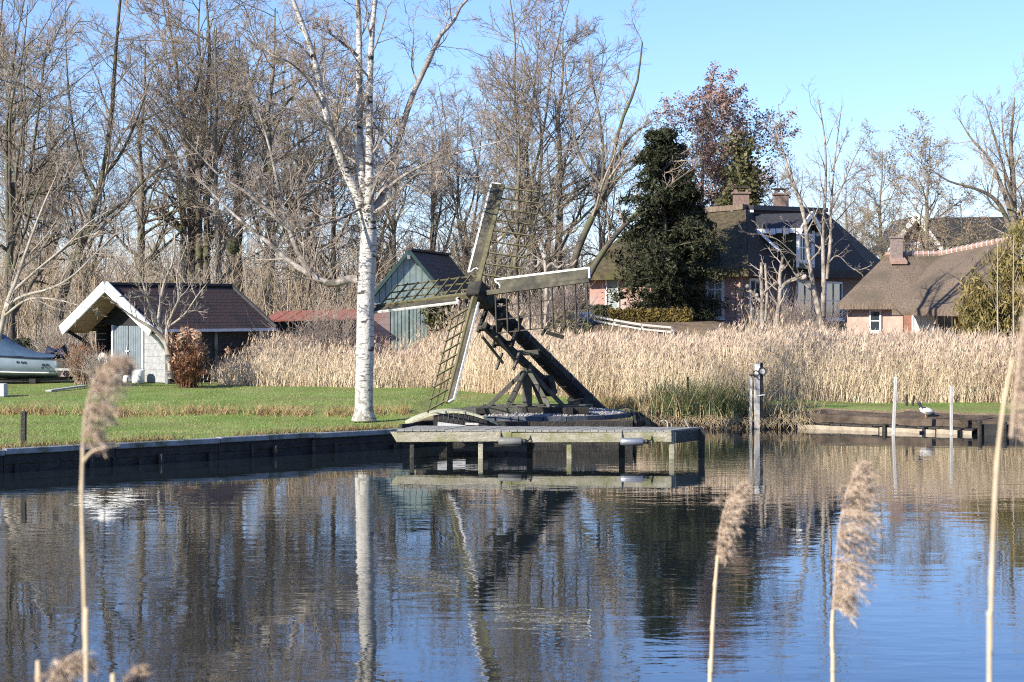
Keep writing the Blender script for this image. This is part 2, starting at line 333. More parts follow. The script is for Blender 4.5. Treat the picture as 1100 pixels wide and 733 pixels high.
def build_water():
    m = bpy.data.materials.new('water'); m.use_nodes = True; t = m.node_tree; b = t.nodes['Principled BSDF']
    b.inputs['Base Color'].default_value = (.012, .018, .020, 1); b.inputs['Roughness'].default_value = .015; b.inputs['IOR'].default_value = 1.75; b.inputs['Specular IOR Level'].default_value = .5
    tc = t.nodes.new('ShaderNodeTexCoord')
    def noise(s, st, d=2):
        mp = t.nodes.new('ShaderNodeMapping'); mp.inputs['Scale'].default_value = st; t.links.new(tc.outputs['Object'], mp.inputs[0])
        n_ = t.nodes.new('ShaderNodeTexNoise'); n_.inputs['Scale'].default_value = s; n_.inputs['Detail'].default_value = d; t.links.new(mp.outputs[0], n_.inputs[0]); return n_.outputs['Fac']
    h = noise(3.2, (.55, 1, 1), 3)
    big = noise(.16, (.6, 1, 1), 3)                                          # calm and breezy patches
    mr = t.nodes.new('ShaderNodeMapRange'); mr.inputs[1].default_value = .38; mr.inputs[2].default_value = .62; mr.inputs[3].default_value = .22; mr.inputs[4].default_value = 1.1; t.links.new(big, mr.inputs[0])
    mu = t.nodes.new('ShaderNodeMath'); mu.operation = 'MULTIPLY'; t.links.new(h, mu.inputs[0]); t.links.new(mr.outputs[0], mu.inputs[1])
    ad = t.nodes.new('ShaderNodeMath'); ad.operation = 'MULTIPLY_ADD'; t.links.new(noise(.7, (.5, 1, 1), 2), ad.inputs[0]); ad.inputs[1].default_value = 1.1; t.links.new(mu.outputs[0], ad.inputs[2])
    bp = t.nodes.new('ShaderNodeBump'); bp.inputs['Strength'].default_value = 1.0; bp.inputs['Distance'].default_value = .0043; t.links.new(ad.outputs[0], bp.inputs['Height']); t.links.new(bp.outputs[0], b.inputs['Normal'])
    xs = np.linspace(-200, 200, 41); V = []
    for x in xs: V += [(x, 4.6 if abs(x) < 55 else min(4.6, float(bank(x)) - 2), 0), (x, float(bank(x)) + 2.5 if abs(x) > 20 else 53.2, 0)]
    f = [(2 * i, 2 * i + 2, 2 * i + 3, 2 * i + 1) for i in range(len(xs) - 1)]
    tag(mesh_np('water', V, [f], m), kind='structure')
build_water()

# ---------------------------------------------------------------- bank revetment on the left
def revetment():
    pts = [(-20, 26.5), (-9.4, 36.7), (-2.45, 43.2)]
    t = thing('bank_revetment', 'low timber bank edging with grey capping along the left lawn', 'retaining wall', (-6, 40, 0))
    rng = random.Random(3); L = 0
    for (a, b) in zip(pts[:-1], pts[1:]):
        a = Vector((*a, 0)); b = Vector((*b, 0)); d = (b - a); n = int(d.length / .52); u = d.normalized(); out = Vector((u.y, -u.x, 0))
        k = int(d.length / 2.1)
        for i in range(k):
            p = a + d * (i / k); q = a + d * ((i + 1) / k) - u * .015; dz = rng.uniform(-.012, .012)
            MB().beam(p + out * .05 + Vector((0, 0, .385 + dz)), q + out * .05 + Vector((0, 0, .385 + dz)), .20, .11).build('capping_beam', M['cap'], t, bevel=.012)
        for i in range(n):
            p = a + d * ((i + .5) / n) + u * rng.uniform(-.08, .08); w = rng.uniform(.05, .13)
            if rng.random() < .25: continue
            MB().tube([p + out * .12 + Vector((0, 0, -1)), p + out * (.12 + rng.uniform(-.02, .02)) + Vector((0, 0, .24 + rng.uniform(-.14, .07)))], w / 2, 7).build('pile', M['wet_and_shaded_wood'], t)
        for j in range(3):
            for i in range(k):
                p = a + d * (i / k); q = a + d * ((i + 1) / k) - u * .02
                MB().beam(p + out * (.035 + .012 * j % .03) + Vector((0, 0, .25 - .2 * j)), q + out * (.035 + .012 * rng.random()) + Vector((0, 0, .25 - .2 * j)), .05, .185).build('edging_board', M['wet_and_shaded_wood'], t)
    # dark boarding below the mill and to its right
    t2 = thing('mill_bank_boarding', 'dark board edging of the bank behind the jetty, under the mill', 'retaining wall', (0.3, 44, 0))
    seq = [(-2.45, 43.2), (-1.9, 44.2), (2.7, 44.4), (3.0, 50.5)]
    for a, b in zip(seq[:-1], seq[1:]):
        a = Vector((*a, 0)); b = Vector((*b, 0)); d = b - a; u = d.normalized(); out = Vector((u.y, -u.x, 0)); k = max(1, int(d.length / 1.6))
        for i in range(k):
            for j, z in enumerate((.43, .24, .05)):
                p = a + d * (i / k); q = a + d * ((i + 1) / k) - u * .02
                MB().beam(p + out * (.05 + .01 * rng.random()) + Vector((0, 0, z)), q + out * (.05 + .01 * rng.random()) + Vector((0, 0, z)), .05, .18).build('edging_board', M['wet_and_shaded_wood'], t2)
revetment()

# ---------------------------------------------------------------- boat shed on the left
def window(parent, p0, p1, t0, t1, z0, z1, out, panes=(2, 2), m_fr=None, glass=None, fw=.07):
    p0 = Vector((p0[0], p0[1], 0)); p1 = Vector((p1[0], p1[1], 0)); a = p0.lerp(p1, t0); b = p0.lerp(p1, t1); out = Vector(out).normalized(); u = (b - a).normalized(); L = (b - a).length
    m_fr = m_fr or M['white']; mb = MB(); o = out * .03; zz = Vector((0, 0, 1)); ax = (u, out, zz)
    def bar(s, z, w, h): mb.box(a + u * s + zz * z + o, w, .09, h, ax)
    bar(0, (z0 + z1) / 2, fw, z1 - z0 + fw); bar(L, (z0 + z1) / 2, fw, z1 - z0 + fw); bar(L / 2, z1, L - fw - .004, fw); bar(L / 2, z0, L - fw - .004, fw)
    fr = mb.build('window', m_fr, parent)
    nx, nz = panes; mb = MB()
    for i in range(1, nx): mb.box(a + u * (L * i / nx) + zz * (z0 + z1) / 2 + o * .9, fw * .55, .06, z1 - z0 - fw - .004, ax)
    for j in range(1, nz): mb.box(a + u * L / 2 + zz * (z0 + (z1 - z0) * j / nz) + o * .8, L - fw - .01, .055, fw * .55, ax)
    if mb.v: mb.build('glazing_bar', m_fr, fr)
    MB().box(a + u * L / 2 + zz * (z0 + z1) / 2 + out * .012, L - fw * .5, .02, z1 - z0 - fw * .5, ax).build('pane', glass or M['glass'], fr)
    MB().box(a + u * L / 2 + zz * (z0 - fw * .5 - .028) + out * .07, L + fw * 1.6, .16, .05, ax).build('sill', m_fr, fr)
    return fr
def boat_shed():
    el = Vector((-15.24, 67.5, 0)); er = Vector((-11.67, 64.5, 0)); mid = (el + er) / 2; w = (er - el).normalized(); l = Vector((-w.y, w.x, 0)); hw = (er - el).length / 2
    L = 5.46; zr = 3.83; ze = 2.36; z0 = .58
    t = thing('boat_shed', 'black timber boat shed with white bargeboards and grey double doors', 'shed', mid + Vector((0, 0, z0)))
    def q(s, d, z): return mid + w * s + l * d + Vector((0, 0, z))
    n_out = -l
    # roof: two slabs, each with courses of tiles as low steps
    for sgn in (-1, 1):
        mb = MB(); nrow = 13
        for i in range(nrow):
            f0 = i / nrow; f1 = (i + 1) / nrow + .01
            za = zr + (ze - zr) * f0; zb = zr + (ze - zr) * f1 ; lift = .010
            top = [q(sgn * hw * f0, .03, za), q(sgn * hw * f0, L - .03, za), q(sgn * hw * f1, L - .03, zb + lift), q(sgn * hw * f1, .03, zb + lift)]
            mb.slab(top, .07 if i < nrow - 1 else .09)
        mb.build('roof_slope', M['roof_tile'], t)
    MB().beam(q(0, 0, zr + .04), q(0, L, zr + .04), .22, .09).build('ridge_cap', M['roof_slate'], t)
    for sgn in (-1, 1):
        MB().beam(q(0.0, -.03, zr - .03), q(sgn * (hw + .02), -.03, ze - .06), .07, .34).build('bargeboard', M['white'], t)
        MB().beam(q(0, L + .03, zr), q(sgn * hw, L + .03, ze), .07, .20).build('bargeboard', M['roof_slate'], t)
        MB().beam(q(sgn * (hw + .05), .05, ze - .04), q(sgn * (hw + .05), L - .05, ze - .04), .10, .09).build('gutter', M['lead'], t)
    # soffit boards under the porch overhang
    for sgn in (-1, 1):
        for i in range(6):
            f0 = .08 + i * .15
            a = q(sgn * hw * f0, .06, zr + (ze - zr) * f0 - .17); b = q(sgn * hw * f0, 1.05, zr + (ze - zr) * f0 - .17)
            c2 = q(sgn * hw * (f0 + .14), 1.05, zr + (ze - zr) * (f0 + .14) - .17); d2 = q(sgn * hw * (f0 + .14), .06, zr + (ze - zr) * (f0 + .14) - .17)
            MB().slab([a, b, c2, d2], .025).build('soffit_board', M['soffit'], t)
    wh = hw - .45; fz = ze - .05; rise = (zr - ze) / hw
    zt = ze + rise * .45 - .16
    # side and rear walls of black boards
    for sgn in (-1, 1):
        for j in range(9):
            zz = z0 + .1 + j * .2
            MB().beam(q(sgn * wh, 1.1, zz), q(sgn * wh, L - .35, zz), .05, .195, up=(0, 0, 1)).build('wall_board', M['slate_board'], t)
    MB().slab([q(-wh, L - .35, z0), q(wh, L - .35, z0), q(wh, L - .4, z0), q(-wh, L - .4, z0)], -1.85).build('rear_wall', M['tarred'], t)
    for d in (.95, 3.1, 5.0):
        MB().beam(q(wh + .06, d, z0 - .05), q(wh + .06, d, zt + .02), .1, .09).build('corner_post', M['cap'], t)
    # front wall 1.1 m back, doors right of its middle, an open dark bay on the left
    dd = 1.1
    MB().slab([q(-wh, dd, z0), q(-wh * .98, dd, zt), q(-.55, dd, zt), q(-.55, dd, z0)], .0).v
    mb = MB(); mb.add([q(-wh, dd + .02, zt), q(wh, dd + .02, zt), q(0, dd + .02, zr - .18), q(-wh, dd + .1, zt), q(wh, dd + .1, zt), q(0, dd + .1, zr - .18)], [(0, 1, 2), (3, 5, 4), (0, 3, 4, 1), (1, 4, 5, 2), (2, 5, 3, 0)])
    mb.build('gable_wall', M['tarred'], t)
    MB().box(q(-1.75, dd + 1.6, (z0 + zt) / 2), .05, 2.6, zt - z0, (w, l, Vector((0, 0, 1)))).build('inner_wall', M['tarred'], t)
    MB().box(q(-.98, dd - .02, (z0 + zt) / 2), .09, .1, zt - z0, (w, l, Vector((0, 0, 1)))).build('door_post', M['lead'], t)
    MB().box(q(.60, dd - .02, (z0 + zt) / 2), .09, .1, zt - z0, (w, l, Vector((0, 0, 1)))).build('door_post', M['white_weathered'], t)
    for k, s0 in enumerate((-.93, -.17)):
        dr = MB().box(q(s0 + .37, dd + .03, (z0 + zt) / 2), .73, .03, zt - z0 - .03, (w, l, Vector((0, 0, 1)))).build('door', M['door_gap'], t)
        for i in range(6):
            MB().box(q(s0 + .063 + .1215 * i, dd, (z0 + zt) / 2), .108, .04, zt - z0 - .04, (w, l, Vector((0, 0, 1)))).build('door_board', M['door_grey'], dr)
        if k == 0: MB().beam(q(s0 + .64, dd - .05, 1.62), q(s0 + .82, dd - .05, 1.62), .03, .04).beam(q(s0 + .68, dd - .04, 1.5), q(s0 + .68, dd - .04, 1.75), .05, .02).build('handle', M['white'], dr)
    for j in range(8):
        MB().box(q(1.24, dd + .02, z0 + .12 + .215 * j), 1.16, .09, .21, (w, l, Vector((0, 0, 1)))).build('wall_block', M['pale_wall'], t)
    # curved braces carrying the overhang
    for sgn in (-1, 1):
        pts = [q(sgn * wh, dd - .05, z0 + .75), q(sgn * (wh + .05), dd - .25, z0 + 1.15), q(sgn * (wh + .15), dd - .6, z0 + 1.45), q(sgn * (wh + .25), .12, ze - .1)]
        MB().tube(pts, .06, 6).build('porch_brace', M['white_weathered'] if sgn > 0 else M['tarred'], t)
    # things standing by the doors
    c = q(-1.4, .7, z0)
    ch = thing('garden_chair', 'white garden chair standing in the dark open porch of the boat shed', 'chair', c)
    ax = (w, l, Vector((0, 0, 1)))
    MB().box(c + Vector((0, 0, .42)), .5, .48, .05, ax).build('seat', M['white'], ch, bevel=.01)
    mb = MB(); prof = [(-.25, .45), (-.25, .8), (-.14, .92), (0, .97), (.14, .92), (.25, .8), (.25, .45)]
    mb.add([c + w * s + l * .24 + Vector((0, 0, z)) for s, z in prof] + [c + w * s + l * .28 + Vector((0, 0, z)) for s, z in prof], [list(range(7)), list(range(13, 6, -1))] + [[i, i + 7, (i + 1) % 7 + 7, (i + 1) % 7] for i in range(7)])
    mb.build('backrest', M['white'], ch)
    for a in (-1, 1):
        for b in (-1, 1): MB().beam(c + w * .22 * a + l * .2 * b, c + w * .2 * a + l * .18 * b + Vector((0, 0, .4)), .04, .04).build('leg', M['white'], ch)
    c = q(.10, .4, z0 - .02); o = thing('flower_pot', 'wide pale flower pot on the ground before the grey doors', 'pot', c)
    MB().lathe(c, [(.13, 0), (.19, .26), (.20, .30), (.17, .29), (.15, .2)]).build('pot', M['white_weathered'], o, True)
    MB().lathe(c + Vector((0, 0, .2)), [(.155, 0), (.10, .05)]).build('soil', M['dirt'], o)
    c = q(.50, .45, z0 - .02); o = thing('garden_figure', 'small black and white animal figure beside the pale flower pot', 'figurine', c)
    mb = MB().lathe(c, [(.10, 0), (.13, .10), (.10, .24), (.06, .28)], 10); mb.build('body', M['white'], o, True)
    MB().lathe(c + Vector((-.03, -.02, .26)), [(.03, 0), (.085, .06), (.08, .13), (.02, .17)], 10).build('head', M['bird_dark'], o, True)
    MB().beam(c + Vector((.06, -.1, .02)), c + Vector((.05, -.08, .2)), .07, .05).build('leg', M['bird_dark'], o)
    c = q(.92, .6, z0 - .02); o = thing('milk_churn', 'tall pale bucket standing by the white door post of the boat shed', 'bucket', c)
    MB().lathe(c, [(.17, 0), (.21, .05), (.22, .42), (.20, .46), (.17, .45)]).build('body', M['white'], o, True)
    MB().tube([c + Vector((.22 * math.cos(a), .02, .42 + .1 * math.sin(a))) for a in np.linspace(0, math.pi, 7)], .012, 5).build('handle', M['steel'], o)
boat_shed()

# red-roofed low lean-to to the right of it
def lean_to():
    d = 73; a = P(282, 341, d); b = P(392, 338, d + 1.0)
    t = thing('low_shed', 'low dark shed with a strip of red roof tiles left of the birch', 'shed', ((a.x + b.x) / 2, d, .9))
    u = (b - a).normalized(); bk = Vector((0.1, 1, 0)); n = 16
    for i in range(n):
        p = a + (b - a) * (i / n); q = a + (b - a) * ((i + 1) / n) - u * .008; dz = .012 * (i % 2)
        MB().slab([p - Vector((0, .2, .12 - dz)), q - Vector((0, .2, .12 - dz)), q + bk * 2.6 + Vector((0, 0, .22 + dz)), p + bk * 2.6 + Vector((0, 0, .22 + dz))], .06).build('tile_row', M['red_tile'], t)
    m = 12
    for i in range(m):
        p = a + (b - a) * (i / m); q = a + (b - a) * ((i + 1) / m) - u * .012; c = (p + q) / 2
        MB().box((c.x, c.y + .1, (c.z + .9) / 2 - .12), (q - p).length, .05, c.z - .9, (u, Vector((-u.y, u.x, 0)), Vector((0, 0, 1)))).build('wall_board', M['tarred'], t)
lean_to()

# teal gabled shed behind the birch and the mill
def teal_shed():
    d = 75.0; ap = P(437, 270, d); el = P(401, 319, d - .5); er = P(479, 319, d + .4)
    z0 = 1.0; u = (Vector((er.x, er.y, 0)) - Vector((el.x, el.y, 0))).normalized(); l = Vector((-u.y, u.x, 0)) ; l = (l + u * .55).normalized()
    w = (er - el).length; mid = Vector(((el.x + er.x) / 2, (el.y + er.y) / 2, 0)); zr = ap.z; ze = el.z; L = 7.0
    t = thing('teal_shed', 'tall shed with a teal boarded gable and a dark slate roof', 'shed', mid + Vector((0, 0, z0)))
    def q(s, dd, z): return mid + u * s + l * dd + Vector((0, 0, z))
    Zv = Vector((0, 0, 1)); n = 12; hw = w / 2
    MB().add([q(-hw, .06, ze), q(hw, .06, ze), q(0, .06, zr - .05), q(-hw, .12, ze), q(hw, .12, ze), q(0, .12, zr - .05)], [(0, 1, 2), (3, 5, 4), (0, 3, 4, 1), (1, 4, 5, 2), (2, 5, 3, 0)]).build('gable_backing', M['teal_dark'], t)
    zb = Z(326, d)
    for i in range(n):
        s0 = -hw + w * i / n + .012; s1 = -hw + w * (i + 1) / n - .012
        def top(s): return ze + (zr - ze) * (1 - abs(s) / hw) - .06
        MB().add([q(s0, .02, zb), q(s1, .02, zb), q(s1, .02, top(s1)), q(s0, .02, top(s0)), q(s0, .055, zb), q(s1, .055, zb), q(s1, .055, top(s1)), q(s0, .055, top(s0))],
                 [(0, 1, 2, 3), (7, 6, 5, 4), (0, 4, 5, 1), (1, 5, 6, 2), (2, 6, 7, 3), (3, 7, 4, 0)]).build('gable_board', M['teal'], t)
    MB().beam(q(-hw, -.01, zb - .02), q(hw, -.01, zb - .02), .06, .07).build('cross_rail', M['teal'], t)
    # brick piers and doors below
    for s0, s1, mm in ((-hw, -.78, 'brick_pink'), (.72, hw, 'brick_pink')):
        for j in range(9):
            z = z0 + (zb - .06 - z0) * (j + .5) / 9
            MB().box(q((s0 + s1) / 2, .08, z), s1 - s0, .14, (zb - .06 - z0) / 9 - .006, (u, l, Zv)).build('brick_course', M[mm], t)
    for s0 in (-.76, -.02):
        dr = MB().box(q(s0 + .36, .07, (z0 + zb) / 2 - .03), .72, .03, zb - z0 - .08, (u, l, Zv)).build('door', M['teal_dark'], t)
        for i in range(5): MB().box(q(s0 + .075 + .142 * i, .03, (z0 + zb) / 2 - .03), .112, .04, zb - z0 - .09, (u, l, Zv)).build('door_board', M['teal'], dr)
    for sgn in (-1, 1):
        mb = MB(); nr = 11
        for i in range(nr):
            f0 = i / nr; f1 = (i + 1) / nr + .01
            z_a = zr + (ze - zr) * f0 * 1.06 + .03; z_b = zr + (ze - zr) * f1 * 1.06 + .055
            mb.slab([q(sgn * hw * f0 * 1.06, -.12, z_a), q(sgn * hw * f0 * 1.06, L, z_a), q(sgn * hw * f1 * 1.06, L, z_b), q(sgn * hw * f1 * 1.06, -.12, z_b)], .05)
        mb.build('roof_slope', M['roof_slate'], t)
        MB().beam(q(0, -.14, zr + .0), q(sgn * hw * 1.08, -.14, ze - .08), .04, .12).build('bargeboard', M['teal_dark'], t)
        MB().box(q(sgn * (hw - .05), L / 2, (z0 + ze) / 2), .1, L - .3, ze - z0, (u, l, Zv)).build('side_wall', M['tarred'], t)
    MB().beam(q(0, -.12, zr + .07), q(0, L, zr + .07), .2, .08).build('ridge_cap', M['roof_slate'], t)
    MB().box(q(0, -.17, zr - .22), .12, .03, .16, (u, l, Zv)).build('gable_lamp', M['pale_wall'], t)
teal_shed()

# ---------------------------------------------------------------- thatched farmhouse in the middle
def chimney(parent, c, w, z0, z1, m, cap=True):
    ch = MB().box((c[0], c[1], (z0 + z1) / 2), w, w * .9, z1 - z0).build('chimney', m, parent)
    MB().box((c[0], c[1], z1 + .03), w + .14, w * .9 + .14, .08).build('chimney_cap', m, ch)
    for s in (-1, 1): MB().box((c[0] + s * w * .36, c[1], z1 + .15), w * .16, w * .6, .17).build('cowl_leg', m, ch)
    MB().box((c[0], c[1], z1 + .27), w + .06, w * .85, .07).build('cowl_slab', M['thatch_dark'], ch)
    MB().slab([Vector((c[0] + sx * (w * .5 + .16), c[1] + sy * (w * .5 + .16), z0 + (.14 if sy > 0 else -.0))) for sx, sy in ((-1, -1), (1, -1), (1, 1), (-1, 1))], .1).build('flashing', M['lead'], ch)
    return ch
def farmhouse():
    FL = P(622, 293, 80.5); Cn = P(804, 288, 77); RL = P(692, 233, 85); RR = P(801, 223, 82.5); BR = P(938, 292, 92); RB = P(884, 226, 95)
    BL = FL + (BR - Cn) * .55; RLb = RL
    t = thing('farmhouse', 'mossy thatched farmhouse with a gabled dormer and two brick chimneys', 'house', (7, 80, 2.5))
    th = .32
    BL2 = P(700, 285, 100)
    MB().slab([FL, Cn, RR, RL], th).build('thatch_slope', M['thatch_moss'], t)
    MB().slab([Cn + Vector((.01, .0, 0)), BR, RB, RR + Vector((.02, .02, 0))], th).build('thatch_slope', M['thatch_dark'], t)  # darker thatch puts the shade of the right slopes into the colour
    MB().slab([FL - Vector((.02, 0, 0)), RL - Vector((.02, -.02, 0)), BL2], th).build('thatch_slope', M['thatch_moss'], t)
    MB().slab([RL + Vector((0, .03, 0)), RR + Vector((0, .03, 0)), RB + Vector((0, .03, 0)), BL2 + Vector((.03, .02, 0))], th).build('thatch_slope', M['thatch'], t)
    bB = P(960, 292, 104)
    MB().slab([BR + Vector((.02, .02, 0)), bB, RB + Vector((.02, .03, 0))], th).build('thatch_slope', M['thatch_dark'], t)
    MB().beam(RL + Vector((0, 0, .02)), RR + Vector((0, 0, .02)), .6, .22).build('ridge_roll', M['thatch'], t)
    MB().beam(RR + Vector((0.1, .1, .0)), RB, .5, .2).build('ridge_roll', M['roof_black'], t)
    # walls, stepped in under the eaves
    def wall(a, b, zt, m, parent=t, th=.25):
        a = Vector(a); b = Vector(b); u = (b - a); n = Vector((-u.y, u.x, 0)).normalized(); u.normalize()
        return MB().box(Vector(((a.x + b.x) / 2, (a.y + b.y) / 2, (1.9 + zt) / 2)) + n * th / 2, (b - a).length, th, zt - 1.9, (u, n, Vector((0, 0, 1)))).build('wall', m, parent)
    i = Vector((0, .5, 0)); wa = Vector((FL.x + .45, FL.y + .5, 0)); wc = Vector((Cn.x - .25, Cn.y + .55, 0)); wb = Vector((BR.x - .5, BR.y + .2, 0))
    wall(wa, wc, 4.55, M['brick_pink']); wall(wc + Vector((.01, .01, 0)), wb, 4.6, M['brick_chimney_and_shade'])  # right wall's darker brick paints in the shade on that side
    out1 = Vector((wc.y - wa.y, -(wc.x - wa.x), 0)); Lw = (wc - wa).length; out2 = Vector((wb.y - wc.y, -(wb.x - wc.x), 0))
    def tx(px): return max(0, min(1, (X(px, 79) - wa.x) / (wc.x - wa.x)))
    window(t, wa, wc, tx(654), tx(667), 2.95, 4.35, out1, (1, 2), glass=M['dull_curtain'])
    window(t, wa, wc, tx(758), tx(774), 2.7, 4.35, out1, (2, 3), glass=M['dull_curtain'], fw=.09)
    window(t, wa, wc, tx(706), tx(718), 2.7, 4.35, out1, (2, 2), glass=M['curtain'])
    for a, b in ((.06, .14), (.42, .55), (.66, .80)):
        window(t, wc, wb, a, b, 2.6, 4.2, out2, (2, 2), fw=.09)
    MB().box(wc.lerp(wb, .32) + Vector((0, 0, 3.3)) + out2.normalized() * .04, .9, .08, 2.2, ((wb - wc).normalized(), out2.normalized(), Vector((0, 0, 1)))).build('door', M['door_grey'], t)
    # dormer with its own gable towards the right front
    l2 = (wb - wc).normalized(); o2 = out2.normalized()
    base = Vector((X(864, 82), 82.0, 0)); ap = P(864, 229, 82); zed = Z(246, 82)
    hw = 1.05
    def q(s, dpt, z): return base + l2 * s + o2 * (-dpt) + Vector((0, 0, z))
    d = thing_part = bpy.data.objects.new('dormer', None); C.objects.link(d); d.parent = t; WL['dormer'] = WL[t.name]
    for sgn in (-1, 1):
        MB().slab([q(0, -.3, ap.z), q(0, 4.2, ap.z), q(sgn * (hw + .25), 4.2, zed), q(sgn * (hw + .25), -.3, zed)], .12).build('roof_slope', M['roof_slate'], d)
        MB().beam(q(0, -.33, ap.z - .04), q(sgn * (hw + .3), -.33, zed - .06), .06, .22).build('bargeboard', M['white'], d)
        MB().box(q(sgn * hw, 1.5, (zed + 4.6) / 2), .08, 3.0, zed - 4.6, (l2, -o2, Vector((0, 0, 1)))).build('cheek', M['hedge_green'] if sgn < 0 else M['teal_dark'], d)
        mb = MB()
        for k in range(14): mb.beam(q(sgn * (hw + .24), -.2 + .28 * k, zed - .02), q(sgn * (hw + .24), -.2 + .28 * k, zed - .26 + .05 * (k % 2)), .24, .04, up=l2)
        mb.build('scalloped_board', M['white'], d)
    mb = MB(); mb.add([q(-hw, 0, 4.7), q(hw, 0, 4.7), q(hw, 0, zed), q(0, 0, ap.z - .1), q(-hw, 0, zed), q(-hw, .1, 4.7), q(hw, .1, 4.7), q(hw, .1, zed), q(0, .1, ap.z - .1), q(-hw, .1, zed)], [(0, 1, 2, 3, 4), (9, 8, 7, 6, 5)] + [(a, (a + 1) % 5, (a + 1) % 5 + 5, a + 5) for a in range(5)])
    mb.build('gable', M['teal_dark'], d)
    window(t, q(-.85, 0, 0), q(.85, 0, 0), .02, .47, 5.0, 6.1, o2, (2, 2), fw=.09); window(t, q(-.85, 0, 0), q(.85, 0, 0), .53, .98, 5.0, 6.1, o2, (2, 2), fw=.09)
    for sgn in (-1, 1): MB().beam(q(sgn * (hw - .03), -.05, 4.75), q(sgn * (hw - .03), -.05, zed - .05), .12, .12).build('corner_board', M['white'], d)
    c = P(796, 222, 83); chimney(t, (c.x, c.y), .62, RR.z - .1, Z(211, 83) + .1, M['brick_chimney_and_shade'])
    c = P(839, 222, 90); chimney(t, (c.x, c.y), .62, 7.2, Z(212, 90) + .1, M['brick_chimney_and_shade'])
    # skylight strip beside the dormer
    MB().beam(P(814, 248, 79.7), P(838, 270, 79.2), .18, .06).build('lead_valley', M['lead'], t)
farmhouse()
def lantern():
    c = P(797, 352, 75.5); c.z = float(g(c.x, c.y)); zt = Z(306, 75.5)
    t = thing('garden_lantern', 'black lantern on a slim post before the farmhouse wall', 'lamp post', c)
    MB().lathe(c, [(.07, 0), (.05, .3), (.028, .4), (.028, zt - c.z - .5)], 8).build('post', M['black'], t)
    k = c + Vector((0, 0, zt - c.z - .5))
    MB().lathe(k, [(.06, 0), (.09, .03), (.13, .30), (.16, .31), (.04, .44), (.02, .5)], 6).build('lantern_head', M['black'], t)
    for i in range(6):
        a = math.pi / 3 * i + math.pi / 6; MB().box(k + Vector((.105 * math.cos(a), .105 * math.sin(a), .17)), .01, .07, .18, (Vector((math.cos(a), math.sin(a), 0)), Vector((-math.sin(a), math.cos(a), 0)), Vector((0, 0, 1)))).build('lantern_pane', M['glass'], t)
lantern()

